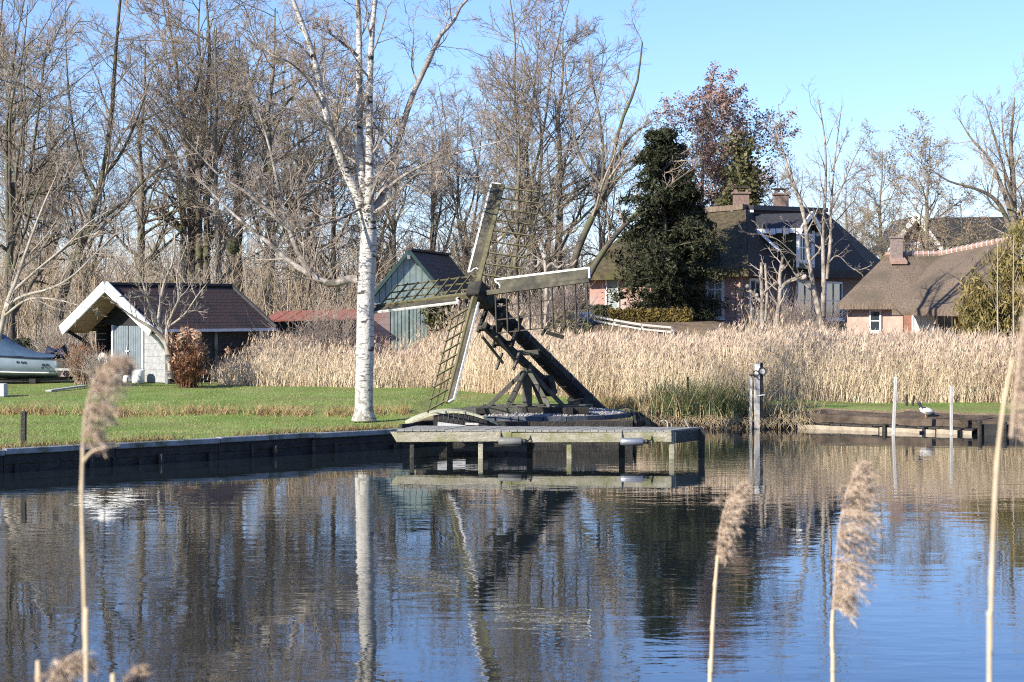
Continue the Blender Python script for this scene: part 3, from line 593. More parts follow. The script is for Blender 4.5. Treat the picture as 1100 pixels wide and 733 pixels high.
# ---------------------------------------------------------------- thatched cottage on the right
def cottage():
    L0 = P(900, 326, 79.20); L1 = P(967, 326, 78.54); R0 = P(951, 275, 81.84); R1 = P(1009, 274, 81.84)
    W0 = P(958, 332, 76.56); W1 = P(1022, 333, 75.57); W2 = P(1105, 336, 74.25); R2 = P(1090, 257, 78.54)
    t = thing('thatched_cottage', 'low cottage with a smooth brown thatched roof and an orange tiled ridge', 'house', (15, 78, .4))
    th = .24; Lb = P(918, 322, 86.46); Rb = P(1110, 322, 86.46)
    MB().slab([L0, L0 + (L1 - L0) * 1.45, R1 + Vector((.25, .08, -.04)), R1, R0], th, [(0, 1, 2, 3, 4)]).build('thatch_slope', M['thatch'], t)
    MB().slab([W0, W1, W2, R2, R1 + Vector((.02, -.02, 0))], th, [(0, 1, 3, 4), (1, 2, 3)]).build('thatch_slope', M['thatch'], t)
    MB().slab([L0 + Vector((0, .03, 0)), R0 + Vector((-.02, 0.03, 0)), Lb], th).build('thatch_slope', M['thatch'], t)
    MB().slab([R0 + Vector((0, .05, 0)), R1 + Vector((0, .05, 0)), R2 + Vector((0, .05, 0)), Rb, Lb + Vector((.03, 0, 0))], th, [(0, 1, 4), (1, 2, 3, 4)]).build('thatch_slope', M['thatch'], t)
    def ridge(a, b, n, lift=.03):
        for i in range(n):
            p = a.lerp(b, i / n); q = a.lerp(b, (i + 1) / n); u = (q - p)
            MB().tube([p + Vector((0, 0, lift)), p + u * .86 + Vector((0, 0, lift + .02))], [.115, .13], 8).build('ridge_tile', M['ridge_tile'], t)
            MB().tube([p + u * .86 + Vector((0, 0, lift + .02)), p + u * 1.0 + Vector((0, 0, lift + .02))], [.138, .138], 8).build('mortar_joint', M['mortar'], t)
    ridge(R0, R1, 10); ridge(R1, R2, 15)
    MB().beam(R0 + Vector((-.07, -.16, -.13)), R1 + Vector((0, -.16, -.13)), .34, .15).build('ridge_saddle', M['thatch'], t)
    c = P(963, 275, 81.51); ch = MB().box((c.x, c.y, (4.95 + Z(256, 81.5)) / 2), .44, .42, Z(256, 81.5) - 4.95).build('chimney', M['brick_grey'], t)
    MB().box((c.x, c.y, Z(256, 81.5) + .03), .52, .5, .08).build('chimney_cap', M['brick_grey'], ch)
    MB().slab([Vector((c.x - .35, c.y - .5, 4.98)), Vector((c.x + .35, c.y - .5, 4.98)), Vector((c.x + .3, c.y, 5.2)), Vector((c.x - .3, c.y, 5.2))], .12).build('apron_tiles', M['ridge_tile'], ch)
    def wall(a, b, zt, m, th=.25):
        a = Vector((a.x, a.y, 0)); b = Vector((b.x, b.y, 0)); u = (b - a); n = Vector((-u.y, u.x, 0)).normalized(); u.normalize()
        MB().box((a + b) / 2 + Vector((0, 0, (.25 + zt) / 2)) + n * th / 2, (b - a).length, th, zt - .25, (u, n, Vector((0, 0, 1)))).build('wall', m, t)
    a = P(910, 326, 79.60); b = P(970, 326, 78.94); wall(a, b, 3.18, M['plaster_pink'])
    out = Vector((b.y - a.y, -(b.x - a.x), 0)); tx = lambda px: (px - 910) / 60
    window(t, a, b, tx(935), tx(946), 2.15, 2.97, out, (1, 2), fw=.07)
    c1 = P(971, 332, 78.14); c2 = P(1025, 333, 77.48); wall(c1, c2, 2.98, M['brick_red'])
    out = Vector((c2.y - c1.y, -(c2.x - c1.x), 0))
    window(t, c1, c2, .18, .60, 2.12, 2.83, out, (3, 1), fw=.065, glass=M['curtain']); window(t, c1, c2, .66, .96, 2.12, 2.83, out, (2, 1), fw=.065)
    wall(c2, P(1105, 336, 76.23), 2.85, M['brick_red'])
    MB().beam(L0 + Vector((.3, .2, -.17)), L1 + Vector((0, .2, -.17)), .14, .1).build('fascia', M['thatch_dark'], t)
cottage()
def rear_house():
    d = 150; t = thing('rear_house', 'dark roofed house with a white trimmed gable behind the thatched cottage', 'house', (31, 152, 1.1))
    ap = P(984, 232, d); el = P(955, 266, d); er = P(1008, 272, d)
    zr = ap.z; ze = Z(270, d); hw = 1.95
    def q(s, dd, z): return Vector((ap.x + s, d + dd, z))
    for sgn in (-1, 1):
        MB().slab([q(0, 0, zr), q(0, 9, zr), q(sgn * hw, 9, ze), q(sgn * hw, 0, ze)], .2).build('roof_slope', M['roof_black'], t)
        MB().beam(q(0, -.06, zr - .02), q(sgn * (hw + .1), -.06, ze - .05), .08, .36).build('bargeboard', M['white'], t)
    MB().add([q(-hw + .3, .7, 1), q(hw - .3, .7, 1), q(hw - .3, .7, ze), q(0, .7, zr - .3), q(-hw + .3, .7, ze), q(-hw + .3, .95, 1), q(hw - .3, .95, 1), q(hw - .3, .95, ze), q(0, .95, zr - .3), q(-hw + .3, .95, ze)], [(0, 1, 2, 3, 4), (9, 8, 7, 6, 5)] + [(a, (a + 1) % 5, (a + 1) % 5 + 5, a + 5) for a in range(5)]).build('gable_wall', M['brick_pink'], t)
    window(t, q(-1.0, .7, 0), q(1.0, .7, 0), .1, .9, ze - .6, ze + .6, (0, -1, 0), (3, 2), fw=.16)
    # long dark roof to the right
    a = P(1000, 234, d + 4); b = P(1078, 233, d + 4); c2 = P(1095, 268, d); e = P(1000, 276, d)
    MB().slab([e, c2, b, a], .25).build('main_roof', M['roof_black'], t)
    MB().slab([a + Vector((0, .05, 0)), b + Vector((0, .05, 0)), c2 + Vector((0, 9, 0)), e + Vector((0, 9, 0))], .25).build('main_roof', M['roof_black'], t)
    MB().slab([c2 + Vector((.03, .02, 0)), c2 + Vector((.03, 8.9, 0)), b + Vector((.03, .03, 0))], .25).build('main_roof', M['roof_black'], t)
    MB().box(((e.x + c2.x) / 2, d + 4.2, (1 + e.z) / 2 - .1), c2.x - e.x - .6, 7.4, e.z - 1).build('wall', M['brick_pink'], t)
rear_house()
# ---------------------------------------------------------------- jetty
def jetty():
    zt = .585; A = Vector((-2.32, 40.15, 0)); B = Vector((3.2, 39.9, 0)); D = Vector((3.92, 41.0, 0)); E = Vector((-2.0, 41.5, 0))
    t = thing('jetty', 'weathered timber jetty on posts in the water before the windmill', 'jetty', (.6, 40.7, 0)); rng = random.Random(5)
    up = lambda p, z: Vector((p.x, p.y, z)); u = (B - A).normalized(); nrm = Vector((u.y, -u.x, 0))
    n = 34
    for i in range(n):
        a = A.lerp(B, i / n); b = A.lerp(B, (i + 1) / n) - u * .012; c = E.lerp(D, (i + 1) / n) - u * .012; d = E.lerp(D, i / n); dz = rng.uniform(-.004, .004)
        MB().slab([up(a, zt + dz) + nrm * .03, up(b, zt + dz) + nrm * .03, up(c, zt + dz), up(d, zt + dz)], .035).build('deck_board', M['jetty_top'], t)
    br = .42
    for s0, s1 in ((0, br), (br, 1)):
        MB().beam(up(A.lerp(B, s0) + u * .01, zt - .155), up(A.lerp(B, s1), zt - .135), .07, .195).build('front_beam', M['jetty'], t, bevel=.008)
    MB().beam(up(B + Vector((.06, .05, 0)), zt - .15), up(D + Vector((0.03, .04, 0)), zt - .15), .07, .22).build('end_beam', M['wet_and_shaded_wood'], t)  # dark wood colour paints the shade on the right end face
    MB().beam(up(E, zt - .15), up(D - Vector((.1, 0, 0)), zt - .15), .07, .2).build('rear_beam', M['wet_and_shaded_wood'], t)
    # the slanting left end cut of the beam
    MB().add([up(A, zt - .045), up(A + Vector((-.14, .02, 0)), zt - .045), up(A, zt - .26), up(A + Vector((0, .08, 0)), zt - .045), up(A + Vector((-.14, .1, 0)), zt - .045), up(A + Vector((0, .08, 0)), zt - .26)], [(0, 1, 2), (5, 4, 3), (0, 3, 4, 1), (1, 4, 5, 2), (2, 5, 3, 0)]).build('beam_end', M['jetty'], t)
    for px, w, m in ((442, .09, 'wet_and_shaded_wood'), (516, .10, 'jetty'), (612, .10, 'jetty'), (721, .10, 'jetty')):
        p = A.lerp(B, (X(px, 40) - A.x) / (B.x - A.x)) + Vector((0, .09, 0)); MB().beam(up(p, -.9), up(p + Vector((rng.uniform(-.02, .02), 0, 0)), zt - .04), w, w, up=(0, 1, 0)).build('post', M[m], t, bevel=.008)
    for s in (.12, .40, .72, .995):
        p = E.lerp(D, s) + Vector((0, -.12, 0)); MB().beam(up(p, -.9), up(p, zt - .04), .12, .12, up=(0, 1, 0)).build('post', M['wet_and_shaded_wood'], t)
    for px in (505, 640): 
        p = A.lerp(B, (X(px, 40) - A.x) / (B.x - A.x)); MB().beam(up(p, zt - .1) + Vector((0, .1, 0)), up(p + Vector((.1, 1.1, 0)), zt - .1), .08, .12).build('joist', M['wet_and_shaded_wood'], t)
    for px, m, lab in ((549, 'grey_rubber', 'matt grey roller fender hanging left of centre on the jetty beam'), (679, 'steel', 'shiny silver cylinder fender hanging on the right of the jetty beam')):
        p = A.lerp(B, (X(px, 40) - A.x) / (B.x - A.x)) + nrm * .12; c = up(p, zt - .22)
        f = thing('boat_fender', lab, 'fender', c, 'fenders on the jetty beam')
        MB().lathe((0, 0, 0), [(.03, -.27), (.075, -.24), (.08, -.2), (.08, .2), (.075, .24), (.03, .27)], 12)
        mb = MB().tube([c - u * .25, c - u * .22, c + u * .20, c + u * .23], [.05, .078, .078, .05], 12); mb.build('cylinder', M[m], f, True)
        MB().tube([c + u * .23, c + u * .29, c + u * .33], [.035, .05, .03], 8).build('end_knob', M['black'], f)
        MB().tube([c + u * .3, c + u * .38 + Vector((0, .05, .03)), c + u * .4 + Vector((0, .1, .12))], .014, 6).build('hook', M['black'], f)
        MB().tube([c - u * .2 + Vector((0, .04, .05)), c - u * .2 + nrm * -.1 + Vector((0, 0, .2))], .012, 5).build('strap', M['black'], f)
    for px, h in ((717, .14), (740, .17)):
        p = P(px, 458, 40.75); c = Vector((p.x, p.y, zt + .0)); mb = MB()
        if px == 717: mb.tube([c, c + Vector((0, 0, .11)), c + Vector((-.03, 0, .15)), c + Vector((-.09, 0, .16)), c + Vector((-.13, 0, .13))], .012, 6)
        else: mb.tube([c, c + Vector((-.09, 0, h))], .010, 6)
        tag(mb.build('mooring_hook', M['post'], None), 'bent pale mooring hook near the jetty end' if px == 717 else 'straight thin leaning rod at the right end of the jetty', 'hook')
jetty()

# ---------------------------------------------------------------- small drainage windmill
Uv = Vector((28, 64.4, 115)).normalized(); Vv = Vector((113, -72.3, 13)).normalized(); Av = Vector((.504, .695, -.512)).normalized()
Vv = (Vv - Uv * Vv.dot(Uv)).normalized(); Av = (Av - Uv * Av.dot(Uv) - Vv * Av.dot(Vv)).normalized()
HUB = P(516.5, 317, 44.5)
def windmill():
    H = HUB; base = Vector((P(565, 440, 47).x, 47, .5))
    t = thing('tjasker_windmill', 'small black drainage windmill with four lattice sails and a slanting shaft', 'windmill', base)
    Bv = (Vector((0, 0, -1)) - Av * Vector((0, 0, -1)).dot(Av)).normalized(); Sv = Av.cross(Bv).normalized()
    black = M['mill_black']
    # shaft head, screw barrel of staves, bands
    MB().beam(H - Av * .32, H + Av * .32, .36, .36, up=Uv).build('shaft_head', black, t, bevel=.02)
    MB().tube([H + Av * .3, H + Av * .95], [.13, .15], 8).build('wind_shaft', black, t)
    for k in range(10):
        a0 = 2 * math.pi * k / 10; a1 = 2 * math.pi * (k + .93) / 10; mb = MB(); q = []
        for s, r in ((.8, .165), (5.75, .225)):
            for rr in (r - .03, r):
                for a in (a0, a1): q.append(H + Av * s + (Bv * math.cos(a) + Sv * math.sin(a)) * rr)
        mb.box8([q[0], q[1], q[3], q[2], q[4], q[5], q[7], q[6]]); mb.build('barrel_stave', black, t)
    MB().tube([H + Av * .82, H + Av * 5.7], [.13, .185], 10).build('barrel_core', M['tarred'], t)
    for s in (1.0, 1.9, 2.9, 3.9, 4.9, 5.6):
        r = .165 + .06 * (s - .8) / 4.95 + .010; MB().tube([H + Av * (s - .03), H + Av * (s + .03)], r, 14).build('barrel_band', M['black'], t)
    # carrying beams below the barrel
    MB().beam(H + Av * .45 + Bv * .52, H + Av * 3.22 + Bv * .45, .13, .165, up=Bv).build('carrying_beam', black, t, bevel=.01)
    for s in (.62, 1.3):
        MB().beam(H + Av * s + Bv * .50 - Sv * .27, H + Av * s + Bv * .50 + Sv * .27, .10, .10, up=Bv).build('cross_beam', black, t)
    for sg in (-1, 1):
        for s in (.62, 1.3):
            MB().beam(H + Av * s + Bv * .6 + Sv * .24 * sg, H + Av * s - Bv * .2 + Sv * .24 * sg, .07, .08, up=Av).build('bearing_post', black, t)
        MB().beam(H + Av * 1.65 + Bv * .55 + Sv * .24 * sg, H + Av * 1.65 + Bv * .98 + Sv * .24 * sg, .05, .05, up=Av).build('hanging_bolt', M['mill_grey'], t)
        MB().beam(H + Av * .75 + Bv * .64 + Sv * .2 * sg, H + Av * 1.75 + Bv * .76 + Sv * .2 * sg, .05, .05, up=Av).build('tie_rod', M['mill_grey'], t)
    MB().beam(H + Av * .62 - Bv * .22 - Sv * .28, H + Av * .62 - Bv * .22 + Sv * .28, .09, .08, up=Bv).build('cross_beam', black, t)
    # foot box with the lower bearing and its boards
    MB().beam(H + Av * 3.12 + Bv * .34, H + Av * 3.5 + Bv * .62, .34, .22, up=Bv).build('foot_block', black, t, bevel=.015)
    MB().beam(H + Av * 4.5 + Bv * .12, H + Av * 5.4 + Bv * .40, .44, .26, up=Bv).build('outlet_box', M['tarred'], t, bevel=.015)
    fz = Vector(H + Av * 4.25 + Bv * .85)
    MB().beam(fz - Vector((.32, 0, 0)), fz + Vector((.2, 0, 0)), .3, .06).build('foot_board', M['mill_grey'], t)
    k = Vector(H + Av * 4.25 + Bv * .45) - Vector((0, .45, 0))
    for a, b in (((0, 0, 0), (.27, 0, .12)), ((.27, 0, .12), (.33, 0, -.28)), ((.33, 0, -.28), (.02, 0, -.36)), ((.02, 0, -.36), (0, 0, 0)), ((.1, 0, -.2), (.42, 0, -.46))):
        MB().beam(k + Vector(a), k + Vector(b), .035, .05).build('guard_rail', M['mill_grey'], t)
    # brake handle behind the barrel
    w = H + Av * 2.5 - Bv * .42
    MB().tube([w, w + Vector((.2, .1, .28))], .035, 6).build('brake_lever', black, t)
    MB().beam(w + Vector((.12, .05, .06)), w + Vector((.52, .1, -.06)), .10, .09).build('brake_lever', black, t)
    # pivot post, head and braces on the turntable
    top = P(565, 379, 45.9); pz = .76
    pb = Vector((top.x + .03, 46.0, pz))
    MB().beam(pb, (top.x + .03, 46.0, top.z - .22), .22, .22, up=(0, 1, 0)).build('pivot_post', M['mill_grey'], t, bevel=.02)
    MB().beam((top.x - .34, 45.72, top.z), (top.x + .30, 45.72, top.z), .16, .12, up=(0, 0, 1)).build('head_beam', M['mill_grey'], t, bevel=.015)
    MB().beam((top.x + .18, 45.8, top.z - .02), (top.x + .33, 45.8, top.z), .18, .2, up=(0, 0, 1)).build('head_bearing', black, t)
    zb = top.z - .45
    for dx, dy in ((-.92, -.15), (-.50, -.72), (.52, -.62), (.85, .10), (.35, .8), (-.4, .8)):
        MB().beam((pb.x + dx, pb.y + dy, pz), (pb.x + dx * .10, pb.y + dy * .14, zb), .10, .13, up=(0, 1, 0)).build('brace', M['mill_grey'], t, bevel=.008)
    # turntable timbers
    for dx, dy, L, ang, m in ((-.55, -.75, 2.3, 4, 'mill_grey'), (.25, .8, 2.6, -3, 'mill_grey'), (-.95, 0, 1.9, 84, 'mill_black'), (.95, 0, 1.9, 88, 'mill_black'), (.0, -.05, 2.8, 2, 'mill_grey'), (.6, -.72, 1.6, 0, 'mill_black')):
        c = Vector((pb.x + dx, pb.y + dy, pz - .05)); v = Vector((math.cos(R(ang)), math.sin(R(ang)), 0)) * L / 2
        MB().beam(c - v, c + v, .24, .14 + .01 * dx).build('turntable_beam', M[m], t, bevel=.01)
    # sails
    Rr = 2.86
    for k, (s, q0) in enumerate(((Uv, Vv), (Vv, -Uv), (-Uv, -Vv), (-Vv, Uv))):
        q = (q0 * math.cos(R(26)) + Av * math.sin(R(26))).normalized(); n = s.cross(q).normalized()
        o = H - Av * (.2 if k % 2 == 0 else .05)
        sl = bpy.data.objects.new('sail', None); C.objects.link(sl); sl.parent = t; WL[sl.name] = WL[t.name]
        lat = M['lattice'] if k in (0, 3) else M['lattice_dark'] if k == 1 else M['lattice']
        st = M['lattice'] if k != 1 else M['sail_board']
        MB().beam(o - s * .0, o + s * Rr, .11, .11, up=n, w2=.075, h2=.075).build('stock', st, sl)
        W = .92; rs = np.linspace(.42, 2.78, 9)
        for r in rs: MB().beam(o + s * r - q * .02, o + s * r + q * W, .026, .034, up=n).build('cross_bar', lat, sl)
        for f in (.35, .68, 1.0):
            MB().beam(o + s * rs[0] * .98 + q * W * f + n * .03, o + s * (rs[-1] + .04) + q * W * f + n * .03, .026, .026, up=n).build('batten', lat, sl)
        # wind board on the leading side with its white edge
        a = o - q * .05; wbrd = .205
        for j in range(2):
            MB().beam(a + s * .52 - q * wbrd * (j * .5 + .25), a + s * (Rr - .02) - q * wbrd * (j * .5 + .25), .022, wbrd * .49, up=q).build('wind_board', M['sail_board'], sl)
        MB().beam(a + s * .42 - q * (wbrd + .02), a + s * Rr - q * (wbrd + .02), .04, .045, up=q).build('edge_batten', M['edge_white'], sl)
        MB().beam(a + s * Rr - q * (wbrd + .04), a + s * Rr, .04, .04, up=s).build('end_batten', M['edge_white'], sl)
        pts = [a + s * .42 - q * (wbrd + .02) - n * .01]
        for u_, v_ in ((.46, .16), (.52, .13), (.56, .07), (.54, .02)): pts.append(a + s * u_ - q * v_ - n * .01)
        if k != 2: MB().tube(pts, .022, 6).build('scroll_edge', M['edge_white'], sl)
        for r in np.linspace(.7, 2.7, 7):
            MB().beam(a + s * r - q * (wbrd - .02) + n * .04, a + s * r + n * .04, .05, .04, up=n).build('board_bracket', M['mill_black'], sl)
    # ---- round basin the mill stands in
    bc = Vector((pb.x + .08, 46.7, 0)); b = thing('mill_basin', 'low round boarded basin filled with pale gravel under the windmill', 'basin', (bc.x, bc.y, .3)); N = 26; rx, ry = 2.25, 2.0
    for k in range(N):
        a0 = 2 * math.pi * k / N; a1 = 2 * math.pi * (k + .97) / N
        p = Vector((bc.x + rx * math.cos(a0), bc.y + ry * math.sin(a0), .47)); q = Vector((bc.x + rx * math.cos(a1), bc.y + ry * math.sin(a1), .47))
        MB().beam(p, q, .06, .26).build('rim_board', M['net'], b)
    V = []; Fq = []; nr, na = 12, 48; rng = np.random.default_rng(4)
    for i in range(nr + 1):
        for j in range(na):
            r = i / nr; a = 2 * math.pi * j / na; V.append((bc.x + rx * .985 * r * math.cos(a), bc.y + ry * .985 * r * math.sin(a), .60 + .13 * (1 - r * r) + rng.uniform(-.015, .015)))
    for i in range(nr):
        for j in range(na): Fq.append((i * na + j, (i + 1) * na + j, (i + 1) * na + (j + 1) % na, i * na + (j + 1) % na))
    tag(mesh_np('gravel_bed', V, [Fq], M['gravel'], b), kind='stuff')
    n = 2600; rr = np.sqrt(rng.random(n)); aa = rng.random(n) * 6.283; cx = bc.x + rx * .96 * rr * np.cos(aa); cy = bc.y + ry * .96 * rr * np.sin(aa); cz = .61 + .13 * (1 - rr ** 2)
    s = rng.uniform(.015, .045, n)[:, None]; oct_ = np.array([(1, 0, 0), (-1, 0, 0), (0, 1, 0), (0, -1, 0), (0, 0, .7), (0, 0, -.7)]); fc = np.array([(0, 2, 4), (2, 1, 4), (1, 3, 4), (3, 0, 4), (2, 0, 5), (1, 2, 5), (3, 1, 5), (0, 3, 5)])
    V = (np.stack([cx, cy, cz], 1)[:, None, :] + oct_[None] * s[:, None] * rng.uniform(.6, 1.3, (n, 6, 1))).reshape(-1, 3)
    Fq = (np.arange(n)[:, None, None] * 6 + fc[None]).reshape(-1, 3)
    tag(mesh_np('pebbles', V, [Fq], M['gravel'], b), kind='stuff')
    # ---- arched wooden cover at the left of the basin
    c = P(478, 456, 43.9); t = thing('arched_cover', 'pale curved plank cover over the sluice beside the jetty', 'sluice cover', (c.x, 44, .4))
    n = 18; x0 = X(433, 43.9); x1 = X(530, 43.9)
    for i in range(n):
        pr = []
        for f in (i / n, (i + .95) / n):
            x = x0 + (x1 - x0) * f; z = .50 + .28 * math.sin(math.pi * min(1, f * 1.02)) ** .8; pr.append((x, z))
        (xa, za), (xb, zb2) = pr; sh = .30
        MB().slab([Vector((xa + sh * .4, 43.75, za)), Vector((xb + sh * .4, 43.75, zb2)), Vector((xb, 44.75, zb2)), Vector((xa, 44.75, za))], .05).build('plank', M['cover_board'], t)
        if i > 4: MB().beam(Vector(((xa + xb) / 2 + .12, 43.80, .36)), Vector(((xa + xb) / 2 + .12, 43.80, (za + zb2) / 2 - .05)), abs(xb - xa) * .97, .03, up=(0, 1, 0)).build('shade_board', M['tarred'], t)  # dark boards painted in for the shadow under the arch
    MB().beam((X(500, 43.7), 43.70, .50), (X(514, 43.7), 43.70, .49), .02, .05).build('name_plate', M['post'], t)
    MB().slab([Vector((X(470, 43.6), 43.62, .50)), Vector((X(500, 43.6), 43.62, .42)), Vector((X(500, 43.6), 43.75, .46)), Vector((X(470, 43.6), 43.75, .54))], .12).build('stone_apron', M['concrete'], t)
windmill()

# ---------------------------------------------------------------- posts, landing stage, boat, small things
def slim_post(name, px, ytop, ybot, d, w, label, m, lean=0, cap=None):
    a = P(px, ybot, d); b = P(px + lean, ytop, d); a.z -= .5
    t = thing(name, label, 'post', (a.x, a.y, max(a.z, 0)))
    MB().beam(a, b, w, w, up=(0, 1, 0)).build('shaft', M[m], t, bevel=w * .12)
    if cap: MB().beam(b, b + Vector((0, 0, .04)), w * 1.15, w * 1.15, up=(0, 1, 0)).build('post_cap', M[cap], t)
    return t
slim_post('mooring_pole', 958.5, 405, 468, 47.8, .078, 'tall pale pole at the left front of the dark landing stage', 'post', 4)
slim_post('mooring_pole', 1022, 415, 468, 47.8, .07, 'shorter grey pole to the right of the white bird', 'post', 0)
slim_post('bank_post', 25, 442, 478, 38.2, .10, 'short dark post at the left edge of the lawn', 'wet_and_shaded_wood', .5)
slim_post('fence_stake', 695, 411, 428, 52.6, .035, 'thin dark stake at the left of the green sedge', 'wet_and_shaded_wood')
slim_post('fence_stake', 739, 405, 428, 52.6, .045, 'thin dark stake standing out of the middle of the green sedge', 'wet_and_shaded_wood')
slim_post('broken_stake', 974, 424, 437, 51.5, .06, 'short upright broken stake in front of the reeds', 'wet_and_shaded_wood')
slim_post('broken_stake', 977, 425, 437, 51.4, .05, 'short slanting stake beside the upright broken one', 'wet_and_shaded_wood', 5)
def electric_post():
    d = 50.2; t = thing('service_post', 'stout grey post with white top and a black ring lamp in the sedge', 'post', (X(814, d), d, .1))
    z0 = .0; zt = Z(391, d); x = X(814.5, d)
    MB().beam((x - .03, d, z0), (x - .03, d, zt - .28), .145, .15, up=(0, 1, 0)).build('shaft', M['post'], t, bevel=.012)
    MB().beam((x - .02, d, zt - .28), (x - .02, d, zt), .13, .13, up=(0, 1, 0)).build('white_top', M['white'], t, bevel=.012)
    MB().beam((x + .085, d - .02, z0), (x + .085, d - .02, zt + .03), .055, .13, up=(0, 1, 0)).build('dark_side', M['tarred'], t)
    MB().beam((X(806.5, d), d - .02, -.5), (X(806.5, d), d - .02, Z(403, d)), .055, .055, up=(0, 1, 0)).build('side_pole', M['post'], t)
    MB().beam((X(804.5, d), d - .1, Z(403, d)), (X(811, d), d - .1, Z(403, d)), .03, .03).build('hook', M['black'], t)
    c = Vector((X(818, d), d - .16, Z(399, d))); mb = MB(); mb.tube([c + Vector((.085 * math.cos(a), 0, .10 * math.sin(a))) for a in np.linspace(0, 2 * math.pi, 17)], .022, 6, False); mb.build('ring', M['black'], t)
    MB().tube([c + Vector((0, .1, 0)), c + Vector((0, -.02, 0))], .07, 12).build('lamp_glass', M['post'], t)
    mb = MB(); c2 = c + Vector((-.16, -.01, -.06)); mb.tube([c2 + Vector((.07 * math.cos(a), 0, .08 * math.sin(a))) for a in np.linspace(.5, 5.2, 11)], .016, 6); mb.build('cable_loop', M['black'], t)
    MB().tube([(x + .16, d - .1, Z(424, d)), (x - .02, d - .13, Z(425, d))], .012, 5).build('tie_wire', M['white'], t)
electric_post()
def landing():
    a = Vector((X(858, 50.3), 50.35, 0)); b = Vector((X(1046, 47.9), 47.9, 0)); u = (b - a).normalized(); bk = Vector((-u.y, u.x, 0)); rng = random.Random(2)
    t = thing('landing_stage', 'low dark plank landing stage with a pale front board at the right bank', 'landing stage', ((a + b) / 2))
    L = (b - a).length; n = 16; zt = .145
    for i in range(n):
        p = a + u * L * i / n; q = a + u * (L * (i + 1) / n - .02); dz = rng.uniform(-.025, .02)
        MB().slab([p + Vector((0, 0, zt + dz)), q + Vector((0, 0, zt + dz + rng.uniform(-.02, .02))), q + bk * .95 + Vector((0, 0, zt + .05)), p + bk * .95 + Vector((0, 0, zt + .05))], .04).build('deck_plank', M['wet_and_shaded_wood'], t)
    for s0, s1 in ((0, .48), (.48, .80), (.80, 1)):
        MB().beam(a + u * L * s0 - bk * .04 + Vector((0, 0, zt - .10)), a + u * (L * s1 - .03) - bk * .04 + Vector((0, 0, zt - .12)), .04, .12).build('front_board', M['front_light'], t)
    MB().beam(a - bk * .02 + Vector((.3, .4, zt + .09)), a + u * L * .55 + bk * .35 + Vector((0, 0, zt + .08)), .10, .08).build('loose_plank', M['wet_and_shaded_wood'], t)
    MB().beam(a + bk * .9 + Vector((0, 0, zt + .14)), a + u * L * .32 + bk * 1.3 + Vector((0, 0, zt + .14)), .2, .09).build('loose_plank', M['tarred'], t)
    for s, h, m in ((.10, zt - .17, 'post'), (.30, zt - .17, 'post'), (.51, zt + .05, 'wet_and_shaded_wood'), (.72, zt - .1, 'wet_and_shaded_wood'), (.93, zt - .05, 'wet_and_shaded_wood')):
        p = a + u * L * s - bk * .09; MB().tube([p + Vector((0, 0, -.6)), p + Vector((0, 0, h))], .055, 8).build('stub_post', M[m], t)
    t2 = thing('bank_timber', 'dark rotten timbers edging the bank right of the landing stage', 'retaining wall', b + Vector((1.2, 0, 0)))
    for k in range(4):
        p = b + Vector((.1 + k * .85, -.08 - .28 * k, .1)); MB().beam(p, p + Vector((.8, -.28, rng.uniform(-.04, .06))), .12, .3).build('edging_board', M['tarred'], t2)
    for k in range(6):
        p = b + Vector((.1 + k * .55, -.2 - .19 * k, 0)); MB().tube([p + Vector((0, 0, -.5)), p + Vector((0, 0, .22 + rng.uniform(0, .14)))], .06, 7).build('pile', M['wet_and_shaded_wood'], t2)
    # white bird with a dark head
    c = Vector((X(994, 49.4), 49.3, .30)); o = thing('bird', 'small white bird with a dark head standing on the landing stage', 'bird', c)
    body = MB(); secs = [(-.20, .10, .012), (-.15, .115, .05), (-.06, .13, .085), (.03, .145, .09), (.10, .175, .07), (.135, .225, .042), (.145, .27, .034), (.155, .31, .040), (.185, .33, .038), (.215, .325, .018)]
    body.tube([c + Vector((-x, 0, .06 + z)) for x, z, r in secs], [r for x, z, r in secs], 10); bo = body.build('body', M['bird_white'], o, True)
    me = bo.data; me.materials.append(M['bird_dark'])
    for p in me.polygons:
        lc = p.center + Vector(WL[o.name]) - c
        if lc.z > .27 or lc.x > .13: p.material_index = 1
    MB().tube([c + Vector((-.205, 0, .385)), c + Vector((-.265, 0, .372))], [.014, .004], 6).build('beak', M['bird_dark'], o)
    for s in (-1, 1):
        wg = MB().tube([c + Vector((-.10, s * .06, .23)), c + Vector((-.02, s * .088, .22)), c + Vector((.09, s * .075, .19)), c + Vector((.22, s * .03, .16))], [.02, .055, .045, .006], 8).build('wing', M['bird_dark'] if s > 0 else M['bird_white'], o, True)
        MB().tube([c + Vector((-.02, s * .035, .13)), c + Vector((-.01, s * .035, .06)), c + Vector((-.02, s * .035, .0))], .009, 6).tube([c + Vector((-.02, s * .035, .004)), c + Vector((-.075, s * .05, .002))], [.012, .016], 6).build('leg', M['orange'], o)
landing()
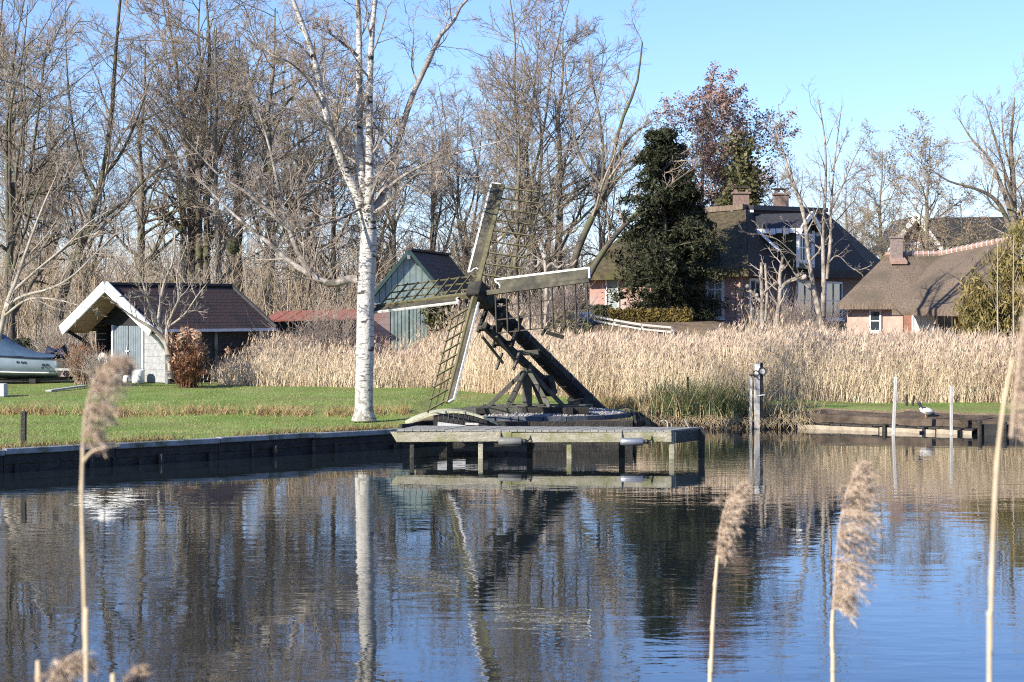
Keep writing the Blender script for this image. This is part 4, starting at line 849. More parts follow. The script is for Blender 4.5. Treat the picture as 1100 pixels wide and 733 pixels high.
def boat():
    d0 = 66.0; st = P(63, 384, d0); zg = .6
    t = thing('covered_boat', 'white motor boat ashore under a blue grey tarpaulin cover', 'boat', (st.x - 2.2, d0, zg))
    ax = Vector((-1, -.10, 0)).normalized(); sd = Vector((-.10, 1, 0)).normalized() * -1; L = 5.2; secs = 14
    def half(f):
        wmax = .92 * (1 - max(0, (f - .45) / .55) ** 2.4) ** .8 if f < 1 else .0
        zs = 1.42 + .38 * f ** 1.3; zk = .74 + .05 * f + .55 * max(0, f - .7) ** 1.6 * 3
        return max(wmax, .02) * (.9 + .1 * min(1, f * 5)), zs, zk
    def ring(f, m):
        w, zs, zk = half(f); zc = zk + (zs - zk) * .32
        return [(w, zs), (w * .96, (zs + zc) / 2), (w * .8, zc), (0, zk), (-w * .8, zc), (-w * .96, (zs + zc) / 2), (-w, zs)]
    base = Vector((st.x, d0, 0)); V = []
    for i in range(secs + 1):
        f = i / secs
        for y, z in ring(f, 0): V.append(base + ax * (L * f) + sd * y + Vector((0, 0, z - .02)))
    Fq = [(i * 7 + j, (i + 1) * 7 + j, (i + 1) * 7 + j + 1, i * 7 + j + 1) for i in range(secs) for j in range(6)]
    h = mesh_np('hull', [tuple(v) for v in V], [Fq, ], M['hull'], t, True)
    mb = MB(); mb.slab([base + sd * y + Vector((0, 0, z)) - ax * .0 for y, z in ((.83, 1.39), (.8, 1.2), (.66, .93), (0, .72), (-.66, .93), (-.8, 1.2), (-.83, 1.39))], .001); 
    MB().add([base + sd * y + Vector((0, 0, z)) + ax * e for e in (-.03, .03) for y, z in ((.83, 1.39), (.8, 1.2), (.66, .93), (0, .72), (-.66, .93), (-.8, 1.2), (-.83, 1.39))], [list(range(7)), list(range(13, 6, -1))] + [[i, (i + 1) % 7, (i + 1) % 7 + 7, i + 7] for i in range(7)]).build('transom', M['hull'], t)
    for sgn in (-1, 1):
        pts = []; 
        for i in range(secs + 1):
            w, zs, zk = half(i / secs); pts.append(base + ax * (L * i / secs) + sd * sgn * (w + .015) + Vector((0, 0, zs - .02)))
        MB().tube(pts, .03, 6).build('rubbing_strake', M['navy'], t, True)
        pts = []
        for i in range(secs + 1):
            w, zs, zk = half(i / secs); zc = zk + (zs - zk) * .32; pts.append(base + ax * (L * i / secs) + sd * sgn * (w * .81) + Vector((0, 0, zc - .03)))
        MB().tube(pts, .022, 6).build('chine_rail', M['white'], t, True)
    # tarpaulin cover: peaked over the middle
    V = []; nc = 9
    for i in range(secs + 1):
        f = i / secs; w, zs, zk = half(f); hgt = .08 + .95 * math.exp(-((f - .50) / .23) ** 2) + .25 * math.exp(-((f - .78) / .2) ** 2)
        for j in range(nc):
            a = j / (nc - 1) * 2 - 1; V.append(base + ax * (L * f * .97 + .05) + sd * (a * (w + .035)) + Vector((0, 0, zs + .01 + hgt * (1 - abs(a) ** 1.7) + .015 * math.sin(i * 2.1 + j * 1.7))))
    Fq = [(i * nc + j, (i + 1) * nc + j, (i + 1) * nc + j + 1, i * nc + j + 1) for i in range(secs) for j in range(nc - 1)]
    mesh_np('cover', [tuple(v) for v in V], [Fq], M['cover'], t, True)
    for q_ in (.38, .46):
        w, zs, zk = half(q_); hh = .08 + .95 * math.exp(-((q_ - .50) / .23) ** 2)
        MB().tube([base + ax * (L * q_) + sd * (a * (w + .04)) + Vector((0, 0, zs + .05 + hh * (1 - abs(a) ** 1.7))) for a in np.linspace(-1, 1, 11)], .05, 6).build('cover_hoop', M['white'], t, True)
    c = base - ax * .12 + Vector((0, 0, 1.55)); ob = MB().tube([c + ax * .45 + Vector((0, 0, -.12)), c + ax * .40 + Vector((0, 0, .12)), c - ax * .0 + Vector((0, 0, .14)), c - ax * .14 + Vector((0, 0, -.14))], [.14, .2, .2, .12], 8).build('outboard_cover', M['navy'], t, True)
    # small dark registration marks and square decals on the hull near the stern
    side = -1 if sd.y > 0 else 1
    def on_hull(f, zfrac, w_, h_):
        w, zs, zk = half(f); p = base + ax * (L * f) + sd * side * (w * .985 + .004) + Vector((0, 0, zs - .04 - (zs - zk) * zfrac)); return p
    for k, f in enumerate((.235, .225, .207, .198, .185)):
        MB().box(on_hull(f, .20, 0, 0), .035, .012, .07 - .02 * (k % 2), (ax, sd, Vector((0, 0, 1)))).build('registration_mark', M['navy'], t)
    for f, zf, w_ in ((.075, .28, .09), (.078, .42, .08), (.05, .27, .06)):
        MB().box(on_hull(f, zf, 0, 0), w_, .012, .07, (ax, sd, Vector((0, 0, 1)))).build('decal', M['navy'], t)
    for f in (.15, .55): MB().box(base + ax * L * f + Vector((0, 0, .66)), .2, 1.1, .16, (ax, sd, Vector((0, 0, 1)))).build('keel_block', M['wet_and_shaded_wood'], t)
    for s in (-1, 1): MB().beam(base - ax * .4 + sd * .4 * s + Vector((0, 0, .72)), base + ax * 4 + sd * .4 * s + Vector((0, 0, .62)), .1, .1).build('skid_beam', M['wet_and_shaded_wood'], t)
    p = P(66, 397, 65.2); pl = tag(MB().beam(p + Vector((-.2, 0, 0)), p + Vector((.75, .1, 0)), .2, .07).build('timber_plank', M['post']), 'pale plank lying on the dark timbers behind the boat stern', 'plank')
boat()
p = P(3, 425, 55.6)
tag(MB().box((p.x - .12, p.y, .6 + .16), .42, .4, .36).build('concrete_block', M['concrete'], None, bevel=.015), 'pale concrete block on the grass at the left edge', 'block')
a = P(52, 416, 58.3); b = P(92, 411.5, 62); a.z = .63; b.z = .64
tag(MB().beam(a, b, .18, .05).build('timber_plank', M['post']), 'long grey plank lying on the lawn before the boat shed', 'plank')
# pale rail along the top of the dirt bank before the farmhouse, and hedges
def rail():
    pts = [P(634, 339, 73.4), P(660, 344, 72.9), P(690, 349, 72.3), P(722, 352, 71.8)]
    t = thing('bank_rail', 'low pale double rail along the dirt bank before the evergreen', 'rail', Vector((pts[1].x, 73, 2.4)))
    for dz in (0, -.16):
        for a, b in zip(pts[:-1], pts[1:]): MB().beam(a + Vector((0, 0, dz)), b + Vector((-.02, 0, dz)), .06, .07).build('rail_bar', M['post'], t)
    for p in pts: MB().beam(p + Vector((0, .06, -.6)), p + Vector((0, .06, .02)), .08, .08, up=(0, 1, 0)).build('rail_post', M['post'], t)
    a = P(588, 337, 74.2); b = P(636, 341, 73.6)
    t = thing('blue_canopy', 'low dark blue tarpaulin along the bank behind the windmill sail', 'tarpaulin', Vector((a.x, 74, 2.3)))
    MB().slab([a + Vector((0, -.5, -.1)), b + Vector((0, -.5, -.1)), b + Vector((0, .7, .18)), a + Vector((0, .7, .2))], .3).build('sheet', M['cover'], t)
    for s in (.1, .5, .9): MB().beam(a.lerp(b, s) + Vector((0, -.55, -.42)), a.lerp(b, s) + Vector((0, -.52, .0)), .05, .05, up=(0, 1, 0)).build('peg', M['post'], t)
rail()
# ---------------------------------------------------------------- vegetation generators (vectorised)
def norm(a): return a / np.maximum(np.linalg.norm(a, axis=-1, keepdims=True), 1e-9)
def tubes(Pn, Rn, sides):
    """Pn (B,n,3), Rn (B,n) -> vertices and quads of B tapered tubes"""
    B, n, _ = Pn.shape
    T = norm(np.gradient(Pn, axis=1)); d = norm(Pn[:, -1] - Pn[:, 0])
    ref = np.where(np.abs(d[:, 2:3]) > .8, np.array([[1., 0, 0]]), np.array([[0, 0, 1.]]))[:, None, :]
    u = norm(np.cross(T, np.broadcast_to(ref, T.shape))); v = np.cross(T, u)
    a = np.arange(sides) * 2 * np.pi / sides
    V = Pn[:, :, None, :] + Rn[:, :, None, None] * (np.cos(a)[:, None] * u[:, :, None, :] + np.sin(a)[:, None] * v[:, :, None, :])
    idx = np.arange(B * n * sides).reshape(B, n, sides); nx = np.roll(idx, -1, 2)
    f = np.stack([idx[:, :-1], nx[:, :-1], nx[:, 1:], idx[:, 1:]], -1).reshape(-1, 4)
    return V.reshape(-1, 3), f
def merge(parts):
    Vs = []; Fs = []; k = 0
    for V, f in parts: Vs.append(V); Fs.append(f + k); k += len(V)
    return np.concatenate(Vs), np.concatenate(Fs)
def sprout(rng, Pn, Rn, k, t0, t1, ang, ratio, rr, n, wob, up, minr, fall=.5, length=None):
    """k side branches on every branch of a level"""
    B, m, _ = Pn.shape; L = np.linalg.norm(np.diff(Pn, axis=1), axis=-1).sum(1)
    if np.ndim(k) == 0:
        idx = np.repeat(np.arange(B), k); t = t0 + (t1 - t0) * (np.tile(np.arange(k), B) + rng.random(B * k)) / k
    else:
        idx = np.repeat(np.arange(B), k); t = t0 + (t1 - t0) * rng.random(len(idx))
    s = t * (m - 1); i = np.minimum(s.astype(int), m - 2); f = (s - i)[:, None]
    pos = Pn[idx, i] * (1 - f) + Pn[idx, i + 1] * f; tan = norm(Pn[idx, i + 1] - Pn[idx, i]); r = Rn[idx, i] * (1 - f[:, 0]) + Rn[idx, i + 1] * f[:, 0]
    N = len(idx); pr = rng.normal(size=(N, 3)); pr = norm(pr - (pr * tan).sum(1, keepdims=True) * tan)
    a = np.radians(ang) * (.65 + .7 * rng.random(N))[:, None]
    d = norm(np.cos(a) * tan + np.sin(a) * pr + np.array([0, 0, up]))
    l = (L[idx] * ratio if length is None else length) * (1 - fall * t) * (.55 + .8 * rng.random(N))
    r0 = np.maximum(np.minimum(r * .85, r * rr + .0), minr)
    pts = np.empty((N, n, 3)); pts[:, 0] = pos
    for j in range(1, n):
        d = norm(d + wob * rng.normal(size=(N, 3)) + np.array([0, 0, up * .35])); pts[:, j] = pts[:, j - 1] + d * (l / (n - 1))[:, None]
    rad = np.maximum(r0[:, None] * (1 - .8 * np.arange(n) / (n - 1))[None], minr * np.linspace(1, .6, n)[None])
    return pts, rad
def smooth_line(pts, n):
    """Catmull-Rom through given points, resampled"""
    p = np.array(pts, float); p = np.vstack([2 * p[0] - p[1], p, 2 * p[-1] - p[-2]]); s = np.linspace(0, len(pts) - 1.0001, n); i = s.astype(int); t = (s - i)[:, None]
    a, b, c, d = p[i], p[i + 1], p[i + 2], p[i + 3]
    return .5 * (2 * b + (c - a) * t + (2 * a - 5 * b + 4 * c - d) * t ** 2 + (3 * b - a - 3 * c + d) * t ** 3)
def trunk_line(rng, h, lean, wob, r0, n=14, taper=.9):
    t = np.linspace(0, 1, n); x = np.cumsum(rng.normal(size=n)) * wob; y = np.cumsum(rng.normal(size=n)) * wob
    p = np.stack([x - x[0] + lean[0] * t * h, y - y[0] + lean[1] * t * h, t * h], 1); r = r0 * (1 - taper * t) * (1 + .5 * np.exp(-t * 14)); return p, r
def bare_tree(seed, h=14., r0=.22, k1=17, a1=48, len1=.40, up1=.25, k2=8, k3=6, k4=4, clear=.22, wob=.12, minr=.0085, leaders=0, lean=(0, 0), up3=.10, sides=(9, 6, 4, 3, 3)):
    rng = np.random.default_rng(seed); tp, tr = trunk_line(rng, h * (.95 if not leaders else .45), lean, .05 * h / 14, r0, taper=.92 if not leaders else .45)
    trunk = [tubes(tp[None], tr[None], sides[0])]; L0 = [(tp[None], tr[None])]
    if leaders:
        pl, rl = sprout(rng, tp[None], tr[None], leaders, .45, 1., 26, 1, .62, 12, .09, .55, .02, fall=.1, length=h * .62); trunk.append(tubes(pl, rl, 7)); L0.append((pl, rl))
    crown = []; b = []
    for Pn, Rn in L0:
        kk = k1 if Pn.shape[0] == 1 and not leaders else (5 if Pn.shape[0] == 1 else max(6, int(k1 * .75)))
        b.append(sprout(rng, Pn, Rn, kk, clear if Pn.shape[0] == 1 else .12, .98, a1, len1, .5, 8, wob, up1, .02, fall=.55, length=h * len1 * (1 if not leaders else .62)))
    p1 = np.concatenate([x[0] for x in b]); r1 = np.concatenate([x[1] for x in b]); limbs = [tubes(p1, r1, sides[1])]
    p2, r2 = sprout(rng, p1, r1, k2, .15, 1, 48, .52, .66, 7, wob * 1.3, up1 * .7, minr * 1.5); limbs.append(tubes(p2, r2, sides[2]))
    p3, r3 = sprout(rng, p2, r2, k3, .12, 1, 42, .55, .65, 4, wob * 1.3, up3, minr); crown.append(tubes(p3, r3, sides[3]))
    tips = p3
    if k4:
        p4, r4 = sprout(rng, p3, r3, k4, .15, 1, 40, .60, .7, 3, wob * 1.2, up3, minr * .8); crown.append(tubes(p4, r4, sides[4])); tips = p4
    return merge(trunk), merge(limbs), merge(crown), tips[:, -1]
def leaves_at(rng, pts, l, w, jit=.1, per=1, droop=0):
    """small diamond leaves at points"""
    p = np.repeat(pts, per, 0); n = len(p); p = p + rng.normal(size=(n, 3)) * jit
    a = norm(rng.normal(size=(n, 3)) + np.array([0, 0, -droop])); b = norm(np.cross(a, rng.normal(size=(n, 3))))
    s = rng.uniform(.6, 1.4, (n, 1)); V = np.stack([p - a * l * s / 2, p + b * w * s / 2, p + a * l * s / 2, p - b * w * s / 2], 1).reshape(-1, 3)
    return V, np.arange(n * 4).reshape(n, 4)
def blades(rng, base, h, lean, w, n=4, ld=None, tilt=None):
    """curved ribbons from base points: two crossed faces would be heavy, so each has a random facing"""
    N = len(base); az = rng.random(N) * 6.283; d = np.stack([np.cos(az), np.sin(az), np.zeros(N)], 1)
    if ld is not None: d = norm(d * .7 + np.array(ld))
    f = rng.random(N) * 6.283; sd = np.stack([np.cos(f), np.sin(f) * .6, np.zeros(N)], 1)
    V = np.empty((N, n, 2, 3)); t = np.linspace(0, 1, n)
    for j in range(n):
        c = base + d * (lean * t[j] ** 2)[:, None] + np.array([0, 0, 1.]) * (h * (t[j] - .25 * (lean / np.maximum(h, .01)) * t[j] ** 2))[:, None]
        if tilt is not None: c = c + tilt * (h * t[j])[:, None]
        ww = (w * (1 - t[j] * .85))[:, None] * sd / 2; V[:, j, 0] = c - ww; V[:, j, 1] = c + ww
    i = np.arange(N * n * 2).reshape(N, n, 2); fq = np.stack([i[:, :-1, 0], i[:, :-1, 1], i[:, 1:, 1], i[:, 1:, 0]], -1).reshape(-1, 4)
    return V.reshape(-1, 3), fq, V[:, -1, 0], d
def copy_tree(src, loc, rz, s, label, group=None):
    r = src.copy(); C.objects.link(r); r.location = loc; r.rotation_euler = (0, 0, rz); r.scale = s if hasattr(s, '__len__') else (s, s, s); r['label'] = label
    if group: r['group'] = group
    for ch in src.children:
        c = ch.copy(); C.objects.link(c); c.parent = r
    return r

# ---------------------------------------------------------------- the white birch by the water
RS = [1.0]
def limb(pts, r0, r1, n=16):
    r0, r1 = r0 * RS[0], r1 * RS[0]
    p = smooth_line([tuple(P(x, y, d)) for x, y, d in pts], n); t = np.linspace(0, 1, n); return p, r0 + (r1 - r0) * t
def birch():
    rng = np.random.default_rng(11); d = 45.7
    t = thing('birch_tree', 'tall white barked birch with four stems standing at the water edge', 'tree', P(391, 450, d), None)
    main, mr = limb([(391, 452, d), (391, 430, d), (392, 380, d), (393, 320, d), (395, 275, d), (396, 245, d), (394, 222, d)], .215, .18, 18); mr[0] = .30; mr[1] = .245
    V, f = tubes(main[None], mr[None], 16); mesh_np('trunk', V, [f], M['birch'], t, True)
    L = []
    L.append(limb([(392, 238, d), (386, 215, d), (374, 190, d), (362, 160, d - .2), (350, 120, d - .5), (342, 80, d - .6), (332, 45, d - .8), (318, 8, d - 1), (300, -40, d - 1.2)], .125, .035))
    L.append(limb([(393, 232, d), (390, 210, d + .1), (387, 170, d + .2), (386, 120, d + .2), (386, 60, d + .3), (385, 10, d + .3), (380, -60, d + .4)], .125, .045))
    L.append(limb([(395, 232, d), (397, 205, d - .1), (397, 150, d - .2), (397, 100, d - .2), (399, 50, d - .3), (402, 10, d - .3), (410, -50, d - .4)], .115, .04))
    L.append(limb([(396, 235, d), (410, 210, d + .3), (421, 180, d + .6), (430, 145, d + .8), (442, 105, d + 1), (456, 75, d + 1.1), (473, 38, d + 1.3), (486, 25, d + 1.4), (497, 4, d + 1.5), (515, -10, d + 1.6)], .10, .025))
    for k, (p, r) in enumerate(L):
        V, f = tubes(p[None], r[None], 10); mesh_np('stem', V, [f], M['birch'] if k < 3 else M['bark_pale'] , t, True)
    S = []
    S.append(limb([(392, 300, d), (376, 300, d), (355, 305, d + .2), (338, 297, d + .4), (322, 275, d + .5), (310, 245, d + .6), (300, 205, d + .7), (290, 160, d + .8), (278, 120, d + .9)], .11, .02))
    S.append(limb([(336, 297, d + .4), (310, 280, d + .7), (285, 258, d + 1), (262, 240, d + 1.2), (238, 218, d + 1.4), (212, 190, d + 1.6)], .075, .015))
    S.append(limb([(311, 247, d + .6), (290, 228, d + .5), (262, 205, d + .4), (235, 188, d + .3), (200, 150, d + .2)], .06, .012))
    S.append(limb([(361, 138, d - .4), (345, 130, d - .5), (320, 120, d - .7), (297, 113, d - .9), (268, 100, d - 1.1)], .04, .008))
    S.append(limb([(404, 215, d + .3), (425, 195, d), (450, 180, d - .5), (480, 168, d - 1), (515, 158, d - 1.5), (545, 150, d - 1.9)], .05, .008))
    S.append(limb([(398, 232, d), (420, 215, d - .4), (445, 190, d - 1), (470, 185, d - 1.6), (500, 190, d - 2.1)], .05, .008))
    S.append(limb([(384, 60, d), (370, 48, d - .3), (352, 35, d - .6), (335, 30, d - .9)], .04, .008))
    S.append(limb([(395, 225, d), (405, 195, d - .6), (412, 180, d - 1), (428, 160, d - 1.6), (436, 140, d - 2)], .045, .008))
    S.append(limb([(390, 222, d), (372, 232, d - .5), (350, 240, d - 1), (320, 250, d - 1.6), (290, 275, d - 2)], .04, .008))
    S.append(limb([(345, 95, d - .5), (325, 78, d - .3), (305, 66, d - .2), (280, 50, d)], .035, .008))
    S.append(limb([(350, 120, d - .5), (330, 85, d - 1), (312, 68, d - 1.4), (300, 62, d - 1.6)], .035, .008))
    parts = [tubes(p[None], r[None], 8) for p, r in S]
    V, f = merge(parts); mesh_np('side_limb', V, [f], M['bark_limb'], t, True)
    P0 = np.stack([x[0] for x in L + S]); R0 = np.stack([x[1] for x in L + S])
    p1, r1 = sprout(rng, P0, R0, 10, .18, 1., 52, .36, .36, 8, .14, .12, .011, fall=.4)
    p2, r2 = sprout(rng, np.concatenate([p1]), r1, 8, .12, 1, 45, .55, .6, 6, .14, .05, .0065)
    p3, r3 = sprout(rng, p2, r2, 5, .1, 1, 42, .6, .7, 4, .15, -.06, .0045)
    V, f = merge([tubes(p1, r1, 6), tubes(p2, r2, 4)]); mesh_np('branches', V, [f], M['twig'], t)
    p4, r4 = sprout(rng, p3, r3, 2, .15, 1, 40, .7, .75, 3, .15, -.1, .0035)
    V, f = merge([tubes(p3, r3, 3), tubes(p4, r4, 3)]); mesh_np('twigs', V, [f], M['twig_red'], t)
    moss = leaves_at(rng, np.array([tuple(P(x, y, d - .15)) for x, y in ((396, 236), (400, 228), (388, 236), (392, 226), (372, 183), (385, 205))]), .06, .04, .09, 40); tag(mesh_np('moss', moss[0], [moss[1]], M['ivy'], t), kind='stuff')
    # the ball of twigs hanging in its lower limb
    c = P(250, 264, d + 1.15); nst = thing('twig_nest', 'dark round ball of twigs hanging among the birch branches', 'nest', c)
    n = 1500; a = norm(rng.normal(size=(n, 3))); b = norm(np.cross(a, rng.normal(size=(n, 3)))); p0 = np.array(c) + a * rng.uniform(.02, .17, (n, 1)) * np.array([.8, .8, 1.1]); pn = np.stack([p0 - b * .07, p0 + a * .03, p0 + b * .08], 1)
    V, f = tubes(pn, np.full((n, 3), .006), 3); mesh_np('twig_ball', V, [f], M['bark_dark'], nst)
    p, r = limb([(252, 256, d + 1.15), (262, 244, d + 1.15), (276, 236, d + 1.1), (290, 233, d + .9), (300, 236, d + .7)], .012, .02); V, f = tubes(p[None], r[None], 5); mesh_np('hanging_twig', V, [f], M['twig'], nst)
birch()

# ---------------------------------------------------------------- bare trees of the wood: six kinds, then copies
KINDS = {}
def kind(key, name, bark, twig, leaf=None, **kw):
    tr, lb, cr, tips = bare_tree(**kw); o = thing(name, name.replace('_', ' '), 'tree')
    mesh_np('trunk', tr[0], [tr[1]], M[bark], o, True); mesh_np('limbs', lb[0], [lb[1]], M[bark], o, True); mesh_np('crown', cr[0], [cr[1]], M[twig], o)
    if leaf:
        V, f = leaves_at(np.random.default_rng(kw['seed']), tips[::leaf[3]], leaf[1], leaf[2], .12, leaf[4]); mesh_np('leaves', V, [f], M[leaf[0]], o)
    KINDS[key] = [o, False]
kind('oval', 'bare_tree', 'bark', 'twig', seed=1, h=14, k1=22, len1=.40, a1=58, up1=.16, k2=9, k3=6, k4=4, minr=.0078)
kind('fan', 'bare_tree', 'bark', 'twig_red', seed=2, h=14, leaders=5, k1=14, len1=.50, a1=54, up1=.14, k2=9, k3=6, k4=4, minr=.0078)
kind('broad', 'bare_tree', 'bark_dark', 'twig', seed=3, h=14, leaders=4, k3=5, k1=13, len1=.62, a1=60, up1=.08, k2=8)
kind('slim', 'bare_tree', 'bark', 'twig_tan', seed=4, h=14, k1=24, len1=.30, a1=58, up1=.14, r0=.16)
kind('bushy', 'bare_tree', 'bark', 'twig_tan', seed=5, h=14, leaders=5, k3=5, k1=13, len1=.46, a1=56, up1=.10, clear=.1)
kind('alder', 'alder_tree', 'bark', 'twig_tan', ('alder_leaf', .11, .08, 2, 1), seed=6, h=14, k1=26, len1=.36, a1=56, up1=.14, k2=9, k3=6, k4=4)
kind('russet', 'russet_tree', 'bark', 'twig_red', ('russet', .13, .09, 1, 3), seed=7, h=14, k1=26, len1=.34, a1=54, up1=.16, k4=4)
def place(key, px, d, ytop, label, wide=1.0, rz=None, group=None):
    src, used = KINDS[key]; x = X(px, d); z = float(g(x, d)) - .05; s = (Z(ytop, d) - z) / 14.3; loc = (x, d, z); rz = (px * .37 + d) % 6.28 if rz is None else rz
    if not used:
        KINDS[key][1] = True; src.location = loc; src.rotation_euler = (0, 0, rz); src.scale = (s * wide, s * wide, s); src['label'] = label
        if group: src['group'] = group
        return src
    return copy_tree(src, loc, rz, (s * wide, s * wide, s), label, group)
GW = 'bare trees of the wood behind the sheds'
place('broad', 14, 76, -60, 'dark trunked bare tree at the left edge of the wood', .8, group=GW)
place('slim', 42, 84, 120, 'slender bare tree behind the covered boat', 1.0, group=GW)
place('fan', -40, 88, -50, 'many stemmed bare tree whose twigs reach in from the left edge', 1.0, group=GW)
place('fan', 92, 92, 140, 'many stemmed bare tree between the boat and the boat shed', 1.1, group=GW)
place('oval', 150, 84, 20, 'oval crowned bare tree rising above the boat shed gable', 1.15, group=GW)
place('fan', 205, 86, -30, 'tall bare tree forking above the boat shed ridge', 1.05, group=GW)
place('slim', 233, 82, 0, 'straight trunked bare tree above the right end of the boat shed roof', 1.1, group=GW)
place('bushy', 262, 90, 40, 'bushy many stemmed bare tree behind the round twig nest', 1.0, group=GW)
place('oval', 290, 83, -20, 'oval bare tree between the boat shed and the birch', 1.15, group=GW)
place('fan', 330, 95, 50, 'fan shaped bare tree above the low red roof', 1.0, group=GW)
place('slim', 358, 88, 70, 'narrow bare tree just left of the birch trunk', 1.2, group=GW)
place('oval', 424, 86, 110, 'bare tree with a mossy trunk just right of the birch trunk', 1.0, group=GW)
place('bushy', 462, 95, 120, 'bushy bare tree behind the teal shed roof', 1.1, group=GW)
place('fan', 500, 92, 100, 'fan shaped bare tree right of the teal shed', .9, group=GW)
place('fan', 572, 90, 2, 'tall domed bare tree behind the upright windmill sail', 1.0, 1.2, group=GW)
place('oval', 600, 93, 6, 'oval crowned bare tree behind the upper sail, right of the tall domed one', 1.0, group=GW)
place('slim', 556, 86, 60, 'thin bare tree touching the upper windmill sail from behind', 1.1, group=GW)
place('bushy', 650, 96, 130, 'bushy bare tree between the mill and the dark evergreen', .9, group=GW)
place('bushy', 60, 108, 110, 'far bushy tree left of the boat shed', 1.4)
place('bushy', 310, 112, 60, 'far bushy tree left of the birch', 1.3)
place('bushy', 400, 112, 110, 'far bushy tree behind the birch trunk', 1.3)
place('oval', 530, 112, 120, 'far bare tree left of the upper sail', 1.3)
place('bushy', 10, 105, 90, 'far bushy tree behind the boat', 1.4)
place('bushy', 590, 114, 150, 'far bushy tree behind the right sail', 1.4)
place('russet', 748, 96, 92, 'tall russet leaved tree standing behind the dark evergreen', 1.1)
place('russet', 800, 99, 116, 'lower russet leaved tree to the right behind the farmhouse ridge', 1.2)
place('slim', 836, 108, 175, 'small bare tree above the farmhouse ridge beside the right chimney', 1.5)
place('slim', 908, 118, 165, 'grey bare tree behind the dead white tree', 1.3)
place('alder', 950, 128, 146, 'purplish bare alder left of the thatched cottage chimney', 1.0)
place('bushy', 925, 128, 205, 'low twiggy tree behind the farmhouse end', 1.0)
place('alder', 1000, 140, 130, 'tall alder with reddish catkins behind the cottage ridge', 1.25)
place('alder', 1030, 146, 200, 'lower alder growing before the dark rear roof', 1.2)
place('broad', 1130, 150, 120, 'spreading bare tree whose twigs reach in from the right edge', 1.0)
place('slim', 520, 84, 190, 'small thin bare tree above the teal shed roof end', 1.3)

# trees with their own shape
def shaped(name, label, limbs, bark, twig, d, seed, lv=((8, 46, .4, .15), (6, 44, .5, .1), (5, 42, .6, .0)), sides=9, minr=.007, group=None, start=.2):
    rng = np.random.default_rng(seed); b = P(limbs[0][0][0][0], limbs[0][0][0][1], limbs[0][0][0][2]); t = thing(name, label, 'tree', b, group)
    A = [limb(pts, r0, r1) for pts, r0, r1 in limbs]
    V, f = merge([tubes(p[None], r[None], sides) for p, r in A]); mesh_np('trunk', V, [f], M[bark], t, True)
    Pn = np.stack([a[0] for a in A]); Rn = np.stack([a[1] for a in A]); out = []
    for j, (k, ang, ra, up) in enumerate(lv):
        Pn, Rn = sprout(rng, Pn, Rn, k, start if j == 0 else .12, 1, ang, ra, .5, 7 if j == 0 else 5, .12, up, minr * (1.6 if j == 0 else 1)); out.append(tubes(Pn, Rn, 5 if j == 0 else 3))
    if out:
        V, f = merge(out); mesh_np('crown', V, [f], M[twig], t)
    return t, Pn
d = 83
shaped('leaning_tree', 'bare tree with a curved leaning trunk rising right of the windmill sail', [([(612, 300, d), (622, 265, d), (637, 232, d), (650, 205, d), (658, 170, d), (668, 130, d), (684, 90, d), (690, 45, d)], .17, .03), ([(640, 226, d), (660, 195, d - .5), (690, 172, d - 1), (715, 150, d - 1.4)], .08, .02), ([(645, 214, d), (648, 170, d + .4), (643, 120, d + .8), (632, 70, d + 1)], .08, .02), ([(656, 180, d), (675, 150, d), (700, 130, d)], .08, .02), ([(650, 205, d), (625, 170, d + 1), (612, 120, d + 1.5), (606, 60, d + 2)], .06, .015)], 'bark_dark', 'twig', d, 21, ((9, 44, .36, .2), (8, 42, .5, .1), (7, 40, .6, .06)), minr=.009)
d = 76.5
shaped('leaning_tree', 'dark thin leaning trunk crossing in front of the thatched roof', [([(628, 305, d), (645, 275, d), (665, 248, d), (690, 222, d), (706, 190, d), (726, 170, d), (742, 160, d)], .13, .04), ([(690, 222, d), (712, 205, d - .3), (735, 188, d - .5), (755, 176, d - .8)], .06, .02), ([(662, 250, d), (650, 225, d), (640, 195, d)], .05, .02)], 'bark_dark', 'twig', d, 22, ((6, 50, .35, .1), (6, 45, .5, .05), (5, 42, .6, 0)))
d = 79
shaped('dark_tree', 'dark leaning bare tree left of the boat shed with a bent trunk', [([(62, 345, d), (72, 300, d), (88, 262, d), (100, 225, d), (112, 180, d), (120, 120, d), (124, 60, d), (130, -10, d)], .20, .05), ([(92, 252, d), (110, 235, d - .4), (135, 215, d - .8), (160, 190, d - 1), (190, 175, d - 1.2)], .10, .02), ([(110, 190, d), (130, 165, d), (150, 120, d), (165, 70, d)], .09, .02), ([(104, 210, d), (85, 170, d), (75, 110, d), (70, 40, d)], .09, .02)], 'bark_dark', 'twig', d, 23, ((10, 44, .36, .2), (8, 42, .5, .1), (6, 40, .6, .05)), minr=.008)
d = 85
shaped('dark_tree', 'group of dark upright stems rising behind the boat shed ridge', [([(196, 335, d), (197, 280, d), (196, 220, d), (186, 170, d), (160, 135, d), (130, 140, d)], .19, .04), ([(212, 335, d), (214, 270, d), (213, 200, d), (220, 130, d), (225, 60, d), (222, 0, d)], .19, .04), ([(222, 335, d), (222, 270, d), (224, 200, d), (240, 150, d), (262, 110, d), (280, 60, d)], .17, .03), ([(197, 250, d), (180, 230, d), (160, 222, d), (140, 228, d)], .13, .03), ([(258, 330, d), (256, 290, d), (258, 240, d), (254, 180, d), (248, 100, d)], .15, .03)], 'bark_dark', 'twig', d, 24, ((11, 46, .36, .18), (8, 44, .5, .1), (6, 40, .6, .05)), minr=.008, start=.3)
d = 132
